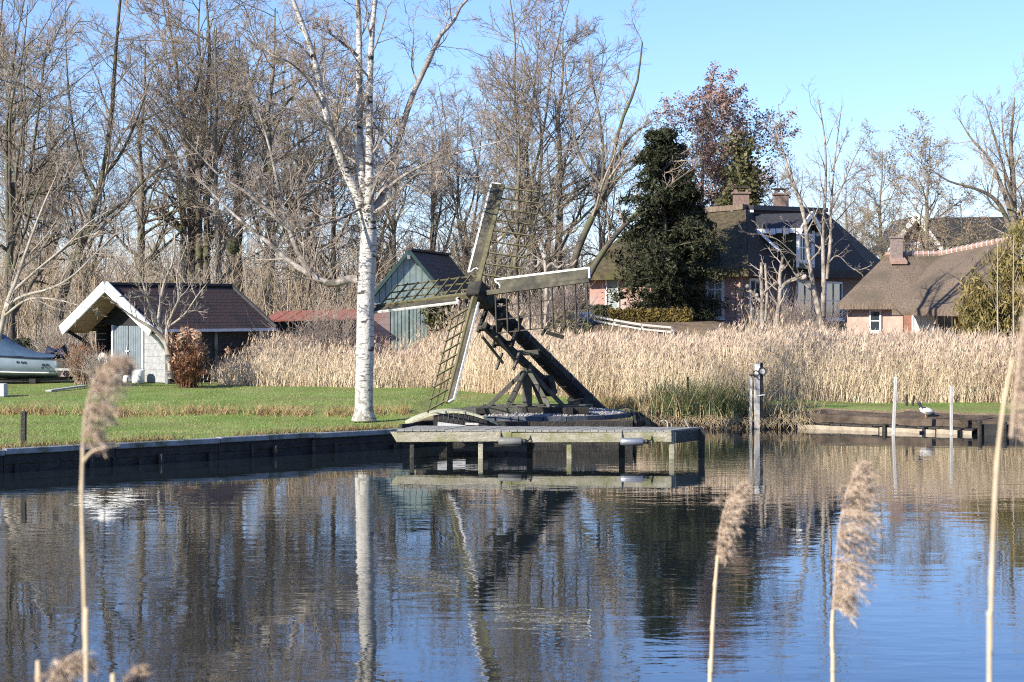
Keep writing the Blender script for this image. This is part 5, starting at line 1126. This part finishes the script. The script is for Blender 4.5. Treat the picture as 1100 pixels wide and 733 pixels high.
shaped('spreading_tree', 'wide spreading bare tree at the right edge of the sky', [([(1092, 330, d), (1091, 280, d), (1089, 235, d), (1088, 190, d), (1086, 150, d), (1090, 105, d)], .38, .05), ([(1091, 268, d), (1080, 232, d), (1066, 212, d - .5), (1045, 202, d - 1), (1020, 195, d - 1.5), (1000, 182, d - 2)], .20, .03), ([(1089, 240, d), (1076, 200, d + .5), (1062, 170, d + 1), (1044, 150, d + 1.5), (1030, 128, d + 2)], .17, .03), ([(1089, 215, d), (1078, 180, d - .5), (1066, 140, d - 1), (1058, 112, d - 1.4)], .13, .025), ([(1090, 250, d), (1104, 205, d), (1112, 160, d), (1112, 110, d)], .18, .03), ([(1088, 190, d), (1078, 150, d + 1), (1076, 110, d + 1.5)], .10, .02)], 'bark', 'twig', d, 28, ((10, 48, .36, .12), (8, 44, .5, .08), (6, 40, .6, .05)), minr=.011)
# small pale tree at the left edge before the wood, and the leafless shrub tree before the boat shed
d = 60.5
shaped('young_tree', 'small pale branched tree spreading over the boat at the left edge', [([(-4, 372, d), (2, 350, d), (8, 325, d), (18, 300, d), (30, 265, d), (45, 225, d), (60, 190, d)], .10, .02), ([(6, 330, d), (25, 318, d - .3), (55, 310, d - .6), (80, 295, d - .9), (105, 270, d - 1.1), (125, 250, d - 1.3)], .06, .012), ([(12, 315, d), (40, 290, d), (70, 265, d), (95, 240, d), (120, 225, d)], .05, .012), ([(4, 340, d), (30, 322, d - .8), (60, 322, d - 1.4), (90, 330, d - 1.8)], .045, .012), ([(2, 350, d), (-10, 310, d), (-14, 260, d), (-4, 210, d)], .06, .015)], 'bark_pale', 'twig_pale', d, 25, ((8, 40, .36, .12), (6, 40, .5, .1), (5, 38, .6, .06)), 7, .006)
d = 62.6
shaped('shrub_tree', 'leafless many stemmed shrub tree standing before the boat shed wall', [([(184, 407, d), (182, 385, d), (176, 365, d), (162, 352, d - .2), (150, 345, d - .3), (135, 335, d - .5), (120, 322, d - .6)], .10, .02), ([(182, 390, d), (178, 368, d), (170, 352, d), (172, 330, d), (176, 305, d), (186, 280, d), (188, 250, d)], .085, .02), ([(178, 370, d), (180, 350, d), (186, 335, d - .2), (192, 320, d - .3), (190, 295, d - .3), (200, 265, d - .3)], .06, .015), ([(174, 358, d), (160, 325, d), (152, 300, d), (140, 270, d), (132, 240, d)], .05, .012), ([(168, 322, d), (155, 318, d - .3), (142, 320, d - .5), (128, 318, d - .6)], .04, .012), ([(180, 352, d), (198, 338, d - .2), (212, 318, d - .4), (226, 300, d - .5)], .04, .01)], 'bark_pale', 'twig_pale', d, 26, ((8, 42, .36, .2), (5, 40, .5, .15), (4, 36, .6, .1)), 8, .006)
# dead white tree and the pollards before the farmhouse
d = 72; RS[0] = .62
shaped('dead_tree', 'dead tree with bare whitish forked stems before the farmhouse end', [([(884, 356, d), (880, 335, d), (874, 310, d), (868, 270, d), (864, 230, d), (852, 195, d), (840, 160, d), (833, 138, d)], .20, .03), ([(884, 340, d), (885, 300, d), (884, 250, d), (887, 200, d), (886, 150, d), (879, 107, d)], .17, .025), ([(888, 300, d), (892, 262, d), (893, 220, d), (897, 170, d), (904, 115, d)], .12, .02), ([(893, 225, d), (905, 200, d), (920, 165, d), (938, 136, d)], .07, .015), ([(893, 185, d), (905, 155, d + .4), (912, 140, d + .6)], .05, .012), ([(866, 245, d), (858, 215, d), (845, 180, d), (836, 112, d)], .08, .02), ([(884, 255, d), (868, 225, d - .4), (850, 195, d - .6), (832, 150, d - .8)], .06, .012), ([(888, 285, d), (900, 275, d - .3), (918, 290, d - .6), (935, 286, d - .8)], .05, .012), ([(870, 290, d), (850, 270, d - .3), (830, 255, d - .5), (800, 250, d - .8)], .045, .01)], 'bark_stain', 'bark_stain', d, 27, ((9, 46, .28, .10), (5, 42, .45, .05), (3, 40, .5, 0)), 9, .006)
d = 71.5
def pollard(label, limbs, knobs, d, seed, lv=()):
    t, _ = shaped('pollard_tree', label, limbs, 'bark_stain', 'twig_pale', d, seed, lv)
    for x, y, r in knobs:
        r *= .6
        c = P(x, y, d - .05); rng = random.Random(seed + x); mb = MB().lathe(c - Vector((0, 0, r * .7)), [(r * .4, 0), (r * .95, r * .5), (r * 1.05, r), (r * .85, r * 1.6), (r * .3, r * 2)], 9)
        for v in mb.v: v += Vector((rng.uniform(-1, 1), rng.uniform(-1, 1), rng.uniform(-1, 1))) * r * .18
        mb.build('knob', M['bark_stain'], t, True)
pollard('short pollarded trunk with a thick bent arm, right one of the pair', [([(833, 352, d), (836, 335, d), (838, 315, d), (838, 295, d), (841, 276, d)], .17, .08), ([(838, 312, d), (845, 304, d), (856, 299, d), (864, 300, d)], .13, .09)], ((833, 306, .13), (841, 288, .15), (864, 299, .17), (857, 297, .13)), d, 31, ((7, 50, .5, .2), (4, 40, .5, .1)))
pollard('twin stemmed cut trunk with a side stump, left one of the pair', [([(819, 352, d), (819, 330, d), (818, 305, d), (818, 282, d)], .13, .09), ([(822, 345, d), (824, 320, d), (823, 300, d), (822, 283, d)], .10, .07), ([(818, 324, d), (810, 317, d), (803, 308, d)], .12, .08)], ((803, 309, .14), (813, 318, .12)), d, 32, ((4, 50, .35, .2), (3, 40, .5, .1)))
d = 68
pollard('pollarded lime with white knuckled arms above the right windmill sail', [([(588, 372, d), (587, 350, d), (587, 325, d), (587, 300, d), (585, 277, d)], .15, .10), ([(586, 312, d), (575, 306, d), (568, 312, d)], .06, .04), ([(587, 308, d), (600, 304, d), (610, 310, d)], .06, .04), ([(586, 286, d), (581, 281, d), (576, 287, d), (571, 283, d), (566, 287, d)], .09, .06), ([(587, 288, d), (593, 283, d), (599, 288, d), (606, 284, d), (613, 287, d), (619, 280, d)], .09, .06)], ((585, 277, .15), (572, 283, .07), (606, 283, .07), (597, 281, .08), (614, 280, .06), (582, 308, .1), (592, 306, .1)), d, 33, ((5, 60, .5, .1), (3, 40, .5, .1)))

RS[0] = 1.0
# ---------------------------------------------------------------- evergreens, ivy, bushes
def cloud(rng, n, prof, c, clump=.35, nc=260):
    """points in a crown: clump centres inside a profile (height fraction -> radius), then points round them"""
    z0, z1, rad = prof; h = rng.random(nc * 3); r = np.array([rad(t) for t in h]); keep = rng.random(nc * 3) < (r / r.max()) ** 1.2; h, r = h[keep][:nc], r[keep][:nc]
    a = rng.random(len(h)) * 6.283; q = r * np.sqrt(rng.uniform(.25, 1.15, len(h))); cc = np.stack([c[0] + q * np.cos(a), c[1] + q * np.sin(a), z0 + (z1 - z0) * h], 1)
    k = rng.integers(0, len(cc), n); return cc[k] + rng.normal(size=(n, 3)) * clump * np.array([1, 1, .8]) * rng.uniform(.4, 1.2, (len(cc), 1))[k]
def evergreen(name, label, px, d, ytop, wpx, n, m, prof, ybase=None, l=.22, w=.09, clump=.35, nc=260, cat='tree', seed=40, droop=.6):
    rng = np.random.default_rng(seed); x = X(px, d); z = float(g(x, d)); zt = Z(ytop, d); rad = wpx / 2 / F * d
    t = thing(name, label, cat, (x, d, z)); tp, tr = trunk_line(rng, (zt - z) * .9, (0, 0), .03, max(.05, (zt - z) * .018)); V, f = tubes(tp[None] + np.array([x, d, z]), tr[None], 8); mesh_np('trunk', V, [f], M['bark_dark'], t, True)
    p = cloud(rng, n, (z + (zt - z) * .04, zt, lambda q: rad * prof(q)), (x, d), clump, nc); V, f = leaves_at(rng, p, l, w, .05, 1, droop); mesh_np('foliage', V, [f], M[m], t)
    return t
cone = lambda q: (1 - q) ** .75 * (.75 + .25 * math.sin(q * 23)) * min(1, .55 + q * 3) + .05
evergreen('ivy_clad_tree', 'ivy covered trunk standing green below the russet tree crown', 795, 92, 148, 44, 9000, 'ivy', lambda q: .25 + .75 * math.sin(math.pi * min(1, q * .9 + .08)) ** 1.2, l=.18, w=.14, clump=.32, nc=130, seed=43, droop=.2)
evergreen('golden_bush', 'big golden green bush at the right edge before the thatched cottage', 1104, 70.5, 236, 140, 22000, 'bush_gold', lambda q: (1 - q) ** .55 * (.85 + .15 * math.sin(q * 19)) + .03, l=.28, w=.045, clump=.28, nc=330, cat='bush', seed=44, droop=-1.6)
evergreen('golden_bush', 'lower golden bush spreading left of the big golden one', 1052, 69.5, 296, 42, 6000, 'bush_gold', lambda q: (1 - q) ** .5 + .05, l=.27, w=.042, clump=.25, nc=120, cat='bush', seed=45, droop=-1.6)
for px, yt, lab in ((1072, 262, 'pale bare sapling rising from the golden bush, left of two'), (1089, 256, 'pale bare sapling rising from the golden bush, right of two')):
    shaped('sapling', lab, [([(px, 360, 68.3), (px - .5, 310, 68.3), (px, yt, 68.3)], .035, .012)], 'twig_tan', 'twig_tan', 68.3, px, ((6, 40, .2, .2),), 6)
evergreen('ivy_bush', 'ivy covered stump of greenery beside the teal shed doors', 473, 73.5, 322, 26, 3500, 'ivy', lambda q: .8 + .2 * math.sin(q * 14), l=.13, w=.10, clump=.16, nc=90, cat='bush', seed=46, droop=.2)
evergreen('bramble_bush', 'green leaved bramble under the pollarded lime', 612, 70, 346, 70, 2200, 'ivy', lambda q: 1 - .6 * q, l=.12, w=.09, clump=.35, nc=60, cat='bush', seed=47, droop=.2)
def conifer(label, px, d, ytop, wpx, seed, k=120):
    rng = np.random.default_rng(seed); x = X(px, d); z = float(g(x, d)); H_ = Z(ytop, d) - z; rad = wpx / 2 / F * d; t = thing('evergreen_tree', label, 'tree', (x, d, z))
    tp, tr = trunk_line(rng, H_, (-.03, 0), .035, .16); tp = tp + np.array([x, d, z]); V, f = tubes(tp[None], tr[None], 8); mesh_np('trunk', V, [f], M['bark_dark'], t, True)
    tt = np.sort(rng.random(k)) ** .85; i = np.minimum((tt * 13).astype(int), 12); q = (tt * 13 - i)[:, None]; pos = tp[i] * (1 - q) + tp[i + 1] * q; az = rng.random(k) * 6.283
    L = rad * np.clip(1.22 - tt, .20, .74) / .74 * rng.uniform(.55, 1.2, k); dd = np.stack([np.cos(az), np.sin(az), rng.uniform(-.05, .5, k)], 1); B_ = np.empty((k, 7, 3)); B_[:, 0] = pos
    for j in range(1, 7): dd = norm(dd + np.array([0, 0, -.06]) + rng.normal(size=dd.shape) * .06); B_[:, j] = B_[:, j - 1] + dd * (L / 6)[:, None]
    Rb = np.linspace(.03, .008, 7)[None].repeat(k, 0); p2, r2 = sprout(rng, B_, Rb, 8, .15, 1, 48, .38, .6, 5, .12, -.05, .006); V, f = merge([tubes(B_, Rb, 5), tubes(p2, r2, 3)]); mesh_np('boughs', V, [f], M['bark_dark'], t)
    allp = p2; m = 24; n = len(allp); kk = np.repeat(np.arange(n), m); s_ = rng.random(len(kk)) * 3.99; i = s_.astype(int); q = (s_ - i)[:, None]; hp = allp[kk, i] * (1 - q) + allp[kk, i + 1] * q
    V, f = leaves_at(rng, hp, .17, .055, .075, 1, .5); mesh_np('foliage', V, [f], M['needle'], t)
conifer('large dark evergreen tree hiding the middle of the farmhouse', 718, 76.9, 140, 112, 41, 160)
conifer('second dark evergreen close against the right side of the big one', 735, 77.2, 200, 84, 48, 100)
def hedge(name, label, pts, h, w, m, n, seed, l=.10):
    rng = np.random.default_rng(seed); p = np.array([tuple(q) for q in pts]); t = rng.random(n) * (len(p) - 1); i = np.minimum(t.astype(int), len(p) - 2); f = (t - i)[:, None]; q = p[i] * (1 - f) + p[i + 1] * f
    u = rng.random(n); v = rng.uniform(-1, 1, n); k = rng.random(n) < .7; u = np.where(k & (np.abs(v) < .8), 1 - .1 * u, u); v = np.where(~k, np.sign(v) * (1 - .15 * rng.random(n)), v)
    bump = .06 * np.sin(t * 23) + .05 * np.sin(t * 61); q = q + np.stack([np.zeros(n), v * w / 2, u * (h + bump)], 1)
    o = thing(name, label, 'hedge', tuple(p[len(p) // 2])); core = MB()
    for a, b in zip(p[:-1], p[1:]): core.beam(Vector(a) + Vector((0, 0, h * .45)), Vector(b) + Vector((0, 0, h * .45)), w * .75, h * .85)
    core.build('hedge_core', M['hedge_green'], o); V, fq = leaves_at(rng, q, l, l * .6, .03); mesh_np('leaves', V, [fq], M[m], o); return o
def gp(px, d): x = X(px, d); return Vector((x, d, float(g(x, d))))
hedge('clipped_hedge', 'clipped ochre hedge along the top of the bank before the evergreen', [gp(655, 74.6), gp(685, 74.4), gp(715, 74.2), gp(742, 74.0)], .40, .7, 'hedge_gold', 9000, 51)
hedge('dark_hedge', 'low dark green hedge below the left farmhouse window', [gp(606, 76.4), gp(640, 75.4), gp(656, 75.0)], .5, .8, 'hedge_green', 4000, 52)
hedge('dark_hedge', 'tall dark hedge behind the covered boat', [gp(-60, 74), gp(0, 74), gp(46, 74.2)], 1.15, 1.2, 'hedge_green', 6000, 53)
def twig_bush(name, label, px, d, h, w, m, n, seed, heads=None, cat='bush'):
    rng = np.random.default_rng(seed); x = X(px, d); z = float(g(x, d)); o = thing(name, label, cat, (x, d, z))
    base = np.array([x, d, z]) + rng.normal(size=(n, 3)) * np.array([w * .16, w * .12, 0]); tip = np.array([x, d, z]) + np.stack([rng.normal(size=n) * w * .36, rng.normal(size=n) * w * .3, h * rng.uniform(.5, 1.05, n)], 1)
    mid = (base + tip) / 2 + rng.normal(size=(n, 3)) * .06 * h; pn = np.stack([base, mid, tip], 1); rn = np.broadcast_to(np.array([.012, .009, .005]), (n, 3)); parts = [tubes(pn, rn, 3)]
    p2, r2 = sprout(rng, pn, np.array(rn), 5, .25, 1, 40, .4, .7, 3, .15, .1, .005); parts.append(tubes(p2, r2, 3)); V, f = merge(parts); mesh_np('stems', V, [f], M[m], o)
    if heads:
        nh, mh, r, per = heads; c = tip[rng.choice(n, min(n, nh), False)]; V, f = leaves_at(rng, c, r * .8, r * .55, r * .45, per); mesh_np('flower_heads', V, [f], M[mh], o)
    return o
twig_bush('hydrangea_bush', 'hydrangea with brown dead flower heads beside the shrub tree', 206, 62.2, 1.75, .9, 'rust_leaf', 60, 61, (46, 'hydrangea', .11, 40))
twig_bush('hydrangea_bush', 'low rusty brown hydrangea at the foot of the boat shed wall', 200, 62.0, .9, .75, 'rust_leaf', 110, 62, (60, 'rust_leaf', .09, 26))
twig_bush('twig_bush', 'reddish brown twiggy bush at the left of the boat shed porch', 88, 64.0, 1.2, .62, 'bush_grey', 200, 63, (90, 'rust_leaf', .07, 9))
twig_bush('twig_bush', 'grey twiggy bush just before the open porch of the boat shed', 107, 63.2, 1.0, .7, 'twig_pale', 170, 64)
twig_bush('twig_bush', 'purplish twiggy shrub behind the mill head', 545, 70, 2.3, 3.0, 'twig_red', 260, 65)
twig_bush('twig_bush', 'purplish twiggy shrub under the right sail', 600, 72.5, 1.7, 2.0, 'twig_red', 160, 66)
twig_bush('twig_bush', 'dense bare shrub before the dark farmhouse wall', 858, 76, 2.6, 2.4, 'twig_red', 260, 67)
twig_bush('twig_bush', 'bare bramble shrub before the low red roof', 352, 66, 2.6, 2.2, 'twig_red', 200, 68)
twig_bush('twig_bush', 'pale bare shrub on the lawn edge beyond the boat stern', 64, 71, 2.0, 1.6, 'twig_pale', 170, 69)
# the tangle of saplings under the wood, which nobody could count
def thicket():
    rng = np.random.default_rng(71); n = 1300; px = rng.uniform(-90, 660, n); d = rng.uniform(75, 102, n); d = np.where((px > 385) & (px < 560), 86 + (d - 75) * .6, d); d = np.where(px >= 560, 94 + (d - 75) * .4, d); d = np.where((px > 270) & (px <= 385), np.maximum(d, 78), d); x = (px - 550) / F * d; z = g(x, d); h = rng.uniform(1.6, 5.0, n) * np.where(px > 560, .75, 1)
    base = np.stack([x, d, z], 1); ln = rng.normal(size=(n, 2)) * .22; pn = np.stack([base, base + np.stack([ln[:, 0] * h * .3, ln[:, 1] * h * .3, h * .4], 1), base + np.stack([ln[:, 0] * h * .8, ln[:, 1] * h * .8, h * .75], 1), base + np.stack([ln[:, 0] * h * 1.6, ln[:, 1] * h * 1.6, h], 1)], 1)
    rn = np.array([.025, .018, .013, .008])[None] * rng.uniform(.6, 1.5, (n, 1)); p2, r2 = sprout(rng, pn, rn, 6, .15, 1, 40, .42, .6, 4, .14, .15, .009); p3, r3 = sprout(rng, p2, r2, 2, .2, 1, 40, .5, .7, 3, .15, .1, .007)
    V, f = merge([tubes(pn, rn, 4), tubes(p2, r2, 3), tubes(p3, r3, 3)]); tag(mesh_np('thicket', V, [f], M['twig_tan']), kind='stuff')
    n = 2900; px = rng.uniform(-250, 1350, n); d = rng.uniform(170, 260, n); x = (px - 550) / F * d; h = rng.uniform(5, 9.5, n) * np.where(px > 620, .62, 1.); base = np.stack([x, d, np.full(n, 1.)], 1)
    ln = rng.normal(size=(n, 2)) * .1; pn = np.stack([base, base + np.stack([ln[:, 0] * h * .5, ln[:, 1] * h * .5, h * .5], 1), base + np.stack([ln[:, 0] * h, ln[:, 1] * h, h], 1)], 1); rn = np.array([.09, .06, .02])[None] * rng.uniform(.6, 1.3, (n, 1))
    p2, r2 = sprout(rng, pn, rn, 5, .2, 1, 42, .36, .6, 3, .12, .1, .026); V, f = merge([tubes(pn, rn, 3), tubes(p2, r2, 3)]); tag(mesh_np('far_wood', V, [f], M['twig']), kind='stuff')
thicket()

# ---------------------------------------------------------------- reeds, sedge, grass
def reed_bed():
    rng = np.random.default_rng(81); n = 42000; px = rng.uniform(236, 1190, n); u = rng.random(n); fr = np.where(u < .62, rng.random(n) ** 1.3 * 5.5, 5.5 + rng.random(n) * 1.0)
    x0 = (px - 550) / F * 57; front = np.interp(x0, RX, RY); back = np.where(px < 420, 66.5, np.where(px < 560, 71.5, np.where(px < 800, 68.2, np.where(px < 885, 72.5, 70.))))
    d = np.where(u < .62, front + fr, front + 5 + rng.random(n) * np.maximum(back - front - 5, .5)); x = (px - 550) / F * d; front = np.interp(x, RX, RY); ok = (d > front) & ((px > 480) | (rng.random(n) < .62)) & (np.abs(x + 3.4) + np.abs(d - 46) > 2); d, x, px = d[ok], x[ok], px[ok]; n = len(d)
    patch = .5 + .5 * np.sin(x * 1.1 + 2 * np.sin(d * .7)) * np.sin(d * .9 + x * .6); h = rng.normal(1.92, .17, n) * (.88 + .19 * patch) * np.where(px < 470, .70 + .16 * patch, 1.); h *= np.clip(.42 + (px - 236) / 64 * .6, .42, 1) * np.where((px > 385) & (px < 485), .72, 1.)
    h *= np.where(px > 880, .87, np.where(px > 790, .94, 1.)) * np.where(rng.random(n) < .12, rng.uniform(.5, .9, n), 1.)
    h *= np.where((px > 560) & (px < 775), .86, 1.)
    h *= np.where((d - np.interp(x, RX, RY)) < .8, rng.uniform(.55, 1., n), 1.)
    lean = np.abs(rng.normal(.30, .30, n)) * np.where(px < 480, 1.35, 1.); base = np.stack([x, d, g(x, d) - .05], 1)
    ld = np.stack([np.where(px < 480, -.25, .35) * np.ones(n), np.zeros(n), np.zeros(n)], 1)
    tilt = np.stack([rng.normal(.07, .13, n) - np.where(px < 480, .12, 0), rng.normal(0, .1, n), np.zeros(n)], 1)
    V1, f1, tip, dr = blades(rng, base, h, lean, np.full(n, .015), 4, ld, tilt)
    parts = [(V1, f1, 0)]
    nl = int(n * .6); k = rng.integers(0, n, nl); b2 = base[k] + np.array([0, 0, 1.]) * (h[k] * rng.uniform(.1, .75, nl))[:, None]; V2, f2, _, _ = blades(rng, b2, rng.uniform(.2, .6, nl), rng.uniform(.15, .5, nl), np.full(nl, .018), 3); parts.append((V2, f2, 0))
    # fallen old stalks at the foot
    nb = 5200; k = rng.integers(0, n, nb * 3); k = k[(d[k] - np.interp(x[k], RX, RY)) < 2.2][:nb]; V4, f4, _, _ = blades(rng, base[k], rng.uniform(.3, 1.1, len(k)), rng.uniform(.5, 1.3, len(k)), np.full(len(k), .02), 4); parts.append((V4, f4, 2))
    # plumes: three small drooping ribbons each
    m = rng.random(n) < .68; tp = tip[m]; nn = len(tp)
    for _ in range(2):
        b = tp + rng.normal(size=(nn, 3)) * .03 - np.array([0, 0, .10]); V3, f3, _, _ = blades(rng, b, rng.uniform(.10, .22, nn), rng.uniform(.03, .14, nn), np.full(nn, .034), 3, np.tile([[.6, 0, 0]], (nn, 1))); parts.append((V3, f3, 1))
    Vs = []; Fs = []; mi = []; kk = 0
    for V, f, i in parts: Vs.append(V); Fs.append(f + kk); mi += [i] * len(f); kk += len(V)
    tag(mesh_np('reed_bed', np.concatenate(Vs), [np.concatenate(Fs)], [M['straw'], M['plume_far'], M['straw_dark']], None, midx=mi), kind='stuff')
reed_bed()
def sedge():
    rng = np.random.default_rng(82); px = np.concatenate([rng.normal(735, 24, 900), rng.normal(775, 20, 800), rng.uniform(682, 862, 900), rng.uniform(820, 885, 260)]); n = len(px); d = rng.uniform(50.35, 52.0, n); x = (px - 550) / F * d; ok = x > 3.02; x, d, px = x[ok], d[ok], px[ok]; n = len(x)
    h = rng.uniform(.5, 1.25, n) * np.where(px > 822, .62, 1.) * np.where(px < 700, .7, 1.); base = np.stack([x, d, np.full(n, .18)], 1); lean = rng.uniform(.15, .75, n) * h
    gm = rng.random(n) < np.where((px > 700) & (px < 815), .74, .28); Vs = []; Fs = []; mi = []; k = 0
    for sel, i in ((gm, 0), (~gm, 1)):
        V, f, _, _ = blades(rng, base[sel], h[sel], lean[sel], np.full(sel.sum(), .026), 5); Vs.append(V); Fs.append(f + k); mi += [i] * len(f); k += len(V)
    # dry skirt hanging to the water
    nb = 700; pxb = rng.uniform(690, 872, nb); b = np.stack([(pxb - 550) / F * 50.3, rng.uniform(50.2, 50.5, nb), np.full(nb, .22)], 1); b = b[b[:, 0] > 3.05]; nb = len(b); V, f, _, _ = blades(rng, b, rng.uniform(.05, .35, nb), rng.uniform(.2, .55, nb), np.full(nb, .024), 4, np.tile([[0, -1.2, 0]], (nb, 1))); V[:, 2] -= np.maximum(0, 50.3 - V[:, 1]) * .55; Vs.append(V); Fs.append(f + k); mi += [1] * len(f)
    tag(mesh_np('sedge', np.concatenate(Vs), [np.concatenate(Fs)], [M['sedge'], M['sedge_dry']], None, midx=mi), kind='stuff')
sedge()
def grass():
    rng = np.random.default_rng(83); n = 90000; px = rng.uniform(-20, 1120, n); d = 37 + 27 * rng.random(n) ** 1.1; x = (px - 550) / F * d; b = bank(x); fr = np.interp(x, RX, RY, left=72)
    ok = (d > b + .04) & (d < np.minimum(fr, 66) + .4) & ~((x > 3) & (d < 51.7)) & ~((x > -2.3) & (d < 45.2)) & ~((((x - .77) / 2.35) ** 2 + ((d - 46.9) / 2.1) ** 2) < 1); x, d = x[ok], d[ok]; n = len(x); base = np.stack([x, d, g(x, d) - .01], 1); e = np.exp(-(d - bank(x)) / .25)
    V, f, _, _ = blades(rng, base, rng.uniform(.025, .06, n) * (1 + 2.2 * e), rng.uniform(.01, .05, n), np.full(n, .016), 2); tag(mesh_np('lawn_grass', V, [f], M['grass']), kind='stuff')
    n = 7000; px = rng.uniform(-20, 440, n); x = (px - 550) / F * 47.9; clump = np.sin(x * 3.1) + np.sin(x * 7.3 + 1); ok = rng.random(n) < .55 + .25 * clump; x = x[ok]; n = len(x); y = 47.85 + rng.normal(size=n) * .12; base = np.stack([x, y, g(x, y) - .02], 1)
    V, f, _, _ = blades(rng, base, rng.uniform(.08, .34, n), rng.uniform(.05, .3, n), np.full(n, .018), 4)
    n = 4200; x2 = rng.uniform(-9.8, -2.2, n); x2 = x2[rng.random(n) < .5 + .5 * np.sin(x2 * 2.3) * np.sin(x2 * .9 + 1)]; n = len(x2); y2 = bank(x2) + rng.uniform(.02, .25, n); b2 = np.stack([x2, y2, g(x2, y2)], 1); V2, f2, _, _ = blades(rng, b2, rng.uniform(.05, .20, n), rng.uniform(.03, .26, n), np.full(n, .016), 4, np.tile([[.5, -.9, 0]], (n, 1)))
    n = 900; x3 = rng.normal(3.0, .5, n); y3 = rng.uniform(50.6, 52, n); b3 = np.stack([x3, y3, g(x3, y3)], 1); V3, f3, _, _ = blades(rng, b3, rng.uniform(.15, .5, n), rng.uniform(.1, .4, n), np.full(n, .02), 4)
    tag(mesh_np('dry_grass_tufts', np.concatenate([V, V2, V3]), [np.concatenate([f, f2 + len(V), f3 + len(V) + len(V2)])], M['grass_dry']), kind='stuff')
grass()
# ---------------------------------------------------------------- the reed stems close to the camera
def near_reed(label, d, stem, plume, width, side, seed, n=46, leaf=None):
    """stem: pixel points from below the frame up to the plume base; plume: pixel points along its axis"""
    rng = np.random.default_rng(seed); sp = [tuple(P(x, y, d)) for x, y in stem]; base = Vector(sp[0]); t = thing('reed_stem', label, 'reed', (base.x, base.y, 0.3), 'reeds close to the camera')
    p = smooth_line([(base.x, base.y, .2)] + sp, 20); p = smooth_line([(base.x, base.y, .2)] + sp, 60); rr_ = np.linspace(.0055, .0034, 60); rr_[[14, 27, 39, 50]] *= 1.35; rr_[[15, 28, 40, 51]] *= 1.12; V, f = tubes(p[None], rr_[None] * (d / 4.2), 8); mesh_np('stem', V, [f], M['stem'], t, True)
    ax = smooth_line([tuple(P(x, y, d)) for x, y in plume], 24); V0, f0 = tubes(ax[None], np.linspace(.0028, .001, 24)[None], 5)
    k = rng.integers(0, 23, n * 3); tt = rng.random((n * 3, 1)); pos = ax[k] * (1 - tt) + ax[k + 1] * tt; fr = (k + tt[:, 0]) / 23; w = width / F * d
    out = norm(np.stack([side + rng.normal(size=len(k)) * .45, rng.normal(size=len(k)) * .7, .35 + .5 * fr + rng.normal(size=len(k)) * .3], 1)); ln = w * (.30 + 1.0 * np.sin(np.pi * np.clip(fr * .85 + .16, 0, 1)) ** 1.0) * rng.uniform(.5, 1.1, len(k)); br = np.empty((len(k), 6, 3)); br[:, 0] = pos; dd = out
    for j in range(1, 6): dd = norm(dd + np.array([.10 * side, 0, -.26]) + rng.normal(size=dd.shape) * .06); br[:, j] = br[:, j - 1] + dd * (ln / 5)[:, None]
    parts = [(V0, f0), tubes(br, np.broadcast_to(np.array([.0009, .0008, .0007, .0006, .0005, .0004]), (len(k), 6)) * (d / 4.2), 3)]
    m = 38; kk = np.repeat(np.arange(len(k)), m); j = rng.random(len(kk)) * 4.99; i = j.astype(int); q = (j - i)[:, None]; hp = br[kk, i] * (1 - q) + br[kk, i + 1] * q; hd = norm(norm(br[kk, i + 1] - br[kk, i]) + rng.normal(size=hp.shape) * .55 + np.array([0, 0, -.1])); hl = rng.uniform(.006, .022, (len(kk), 1)) * (d / 4.2)
    sd_ = norm(np.cross(hd, rng.normal(size=hd.shape))) * .0008 * (d / 4.2); V = np.stack([hp - sd_, hp + sd_, hp + hd * hl + sd_ * .3, hp + hd * hl - sd_ * .3], 1).reshape(-1, 3); parts.append((V, np.arange(len(V)).reshape(-1, 4)))
    V, f = merge(parts); mesh_np('plume', V, [f], M['plume'], t)
    if leaf:
        for pts in leaf:
            p = smooth_line([tuple(P(x, y, d)) for x, y in pts], 10); V, f = tubes(p[None], np.linspace(.003, .0008, 10)[None], 5); mesh_np('leaf', V, [f], M['stem'], t)
near_reed('tall blurred reed at the left with a drooping plume before the lawn', 3.6, [(93, 760), (92, 700), (90, 620), (88, 540), (89, 480)], [(89, 480), (91, 450), (97, 420), (107, 398), (122, 391), (133, 398)], 30, .8, 91, 44, [[(89, 497), (98, 486), (112, 481), (128, 478)]])
near_reed('short upright reed plume over the open water, left of two', 5.6, [(763, 770), (764, 720), (767, 650), (771, 597)], [(771, 597), (773, 575), (777, 552), (785, 535), (797, 524)], 19, .75, 92, 34)
near_reed('wide one sided reed plume over the blue water, right of two', 5.2, [(895, 770), (895, 720), (894, 680), (895, 655)], [(895, 655), (897, 620), (900, 580), (906, 545), (914, 518), (922, 501)], 36, 1.0, 93, 60)
near_reed('tall blurred reed cut by the right edge', 3.3, [(1063, 780), (1064, 700), (1066, 600), (1071, 500), (1079, 430), (1088, 385)], [(1086, 470), (1090, 430), (1095, 390), (1099, 350), (1106, 315)], 34, .9, 94, 46)
near_reed('low reed plume rising into the bottom left corner', 3.8, [(40, 800), (44, 770), (48, 745)], [(46, 748), (54, 730), (66, 718), (82, 713), (97, 716)], 24, .5, 95, 30)
near_reed('tip of a low reed plume at the bottom edge right of the tall reed', 3.9, [(120, 810), (126, 780), (132, 750)], [(131, 752), (138, 735), (146, 725), (153, 722)], 12, .5, 96, 20)
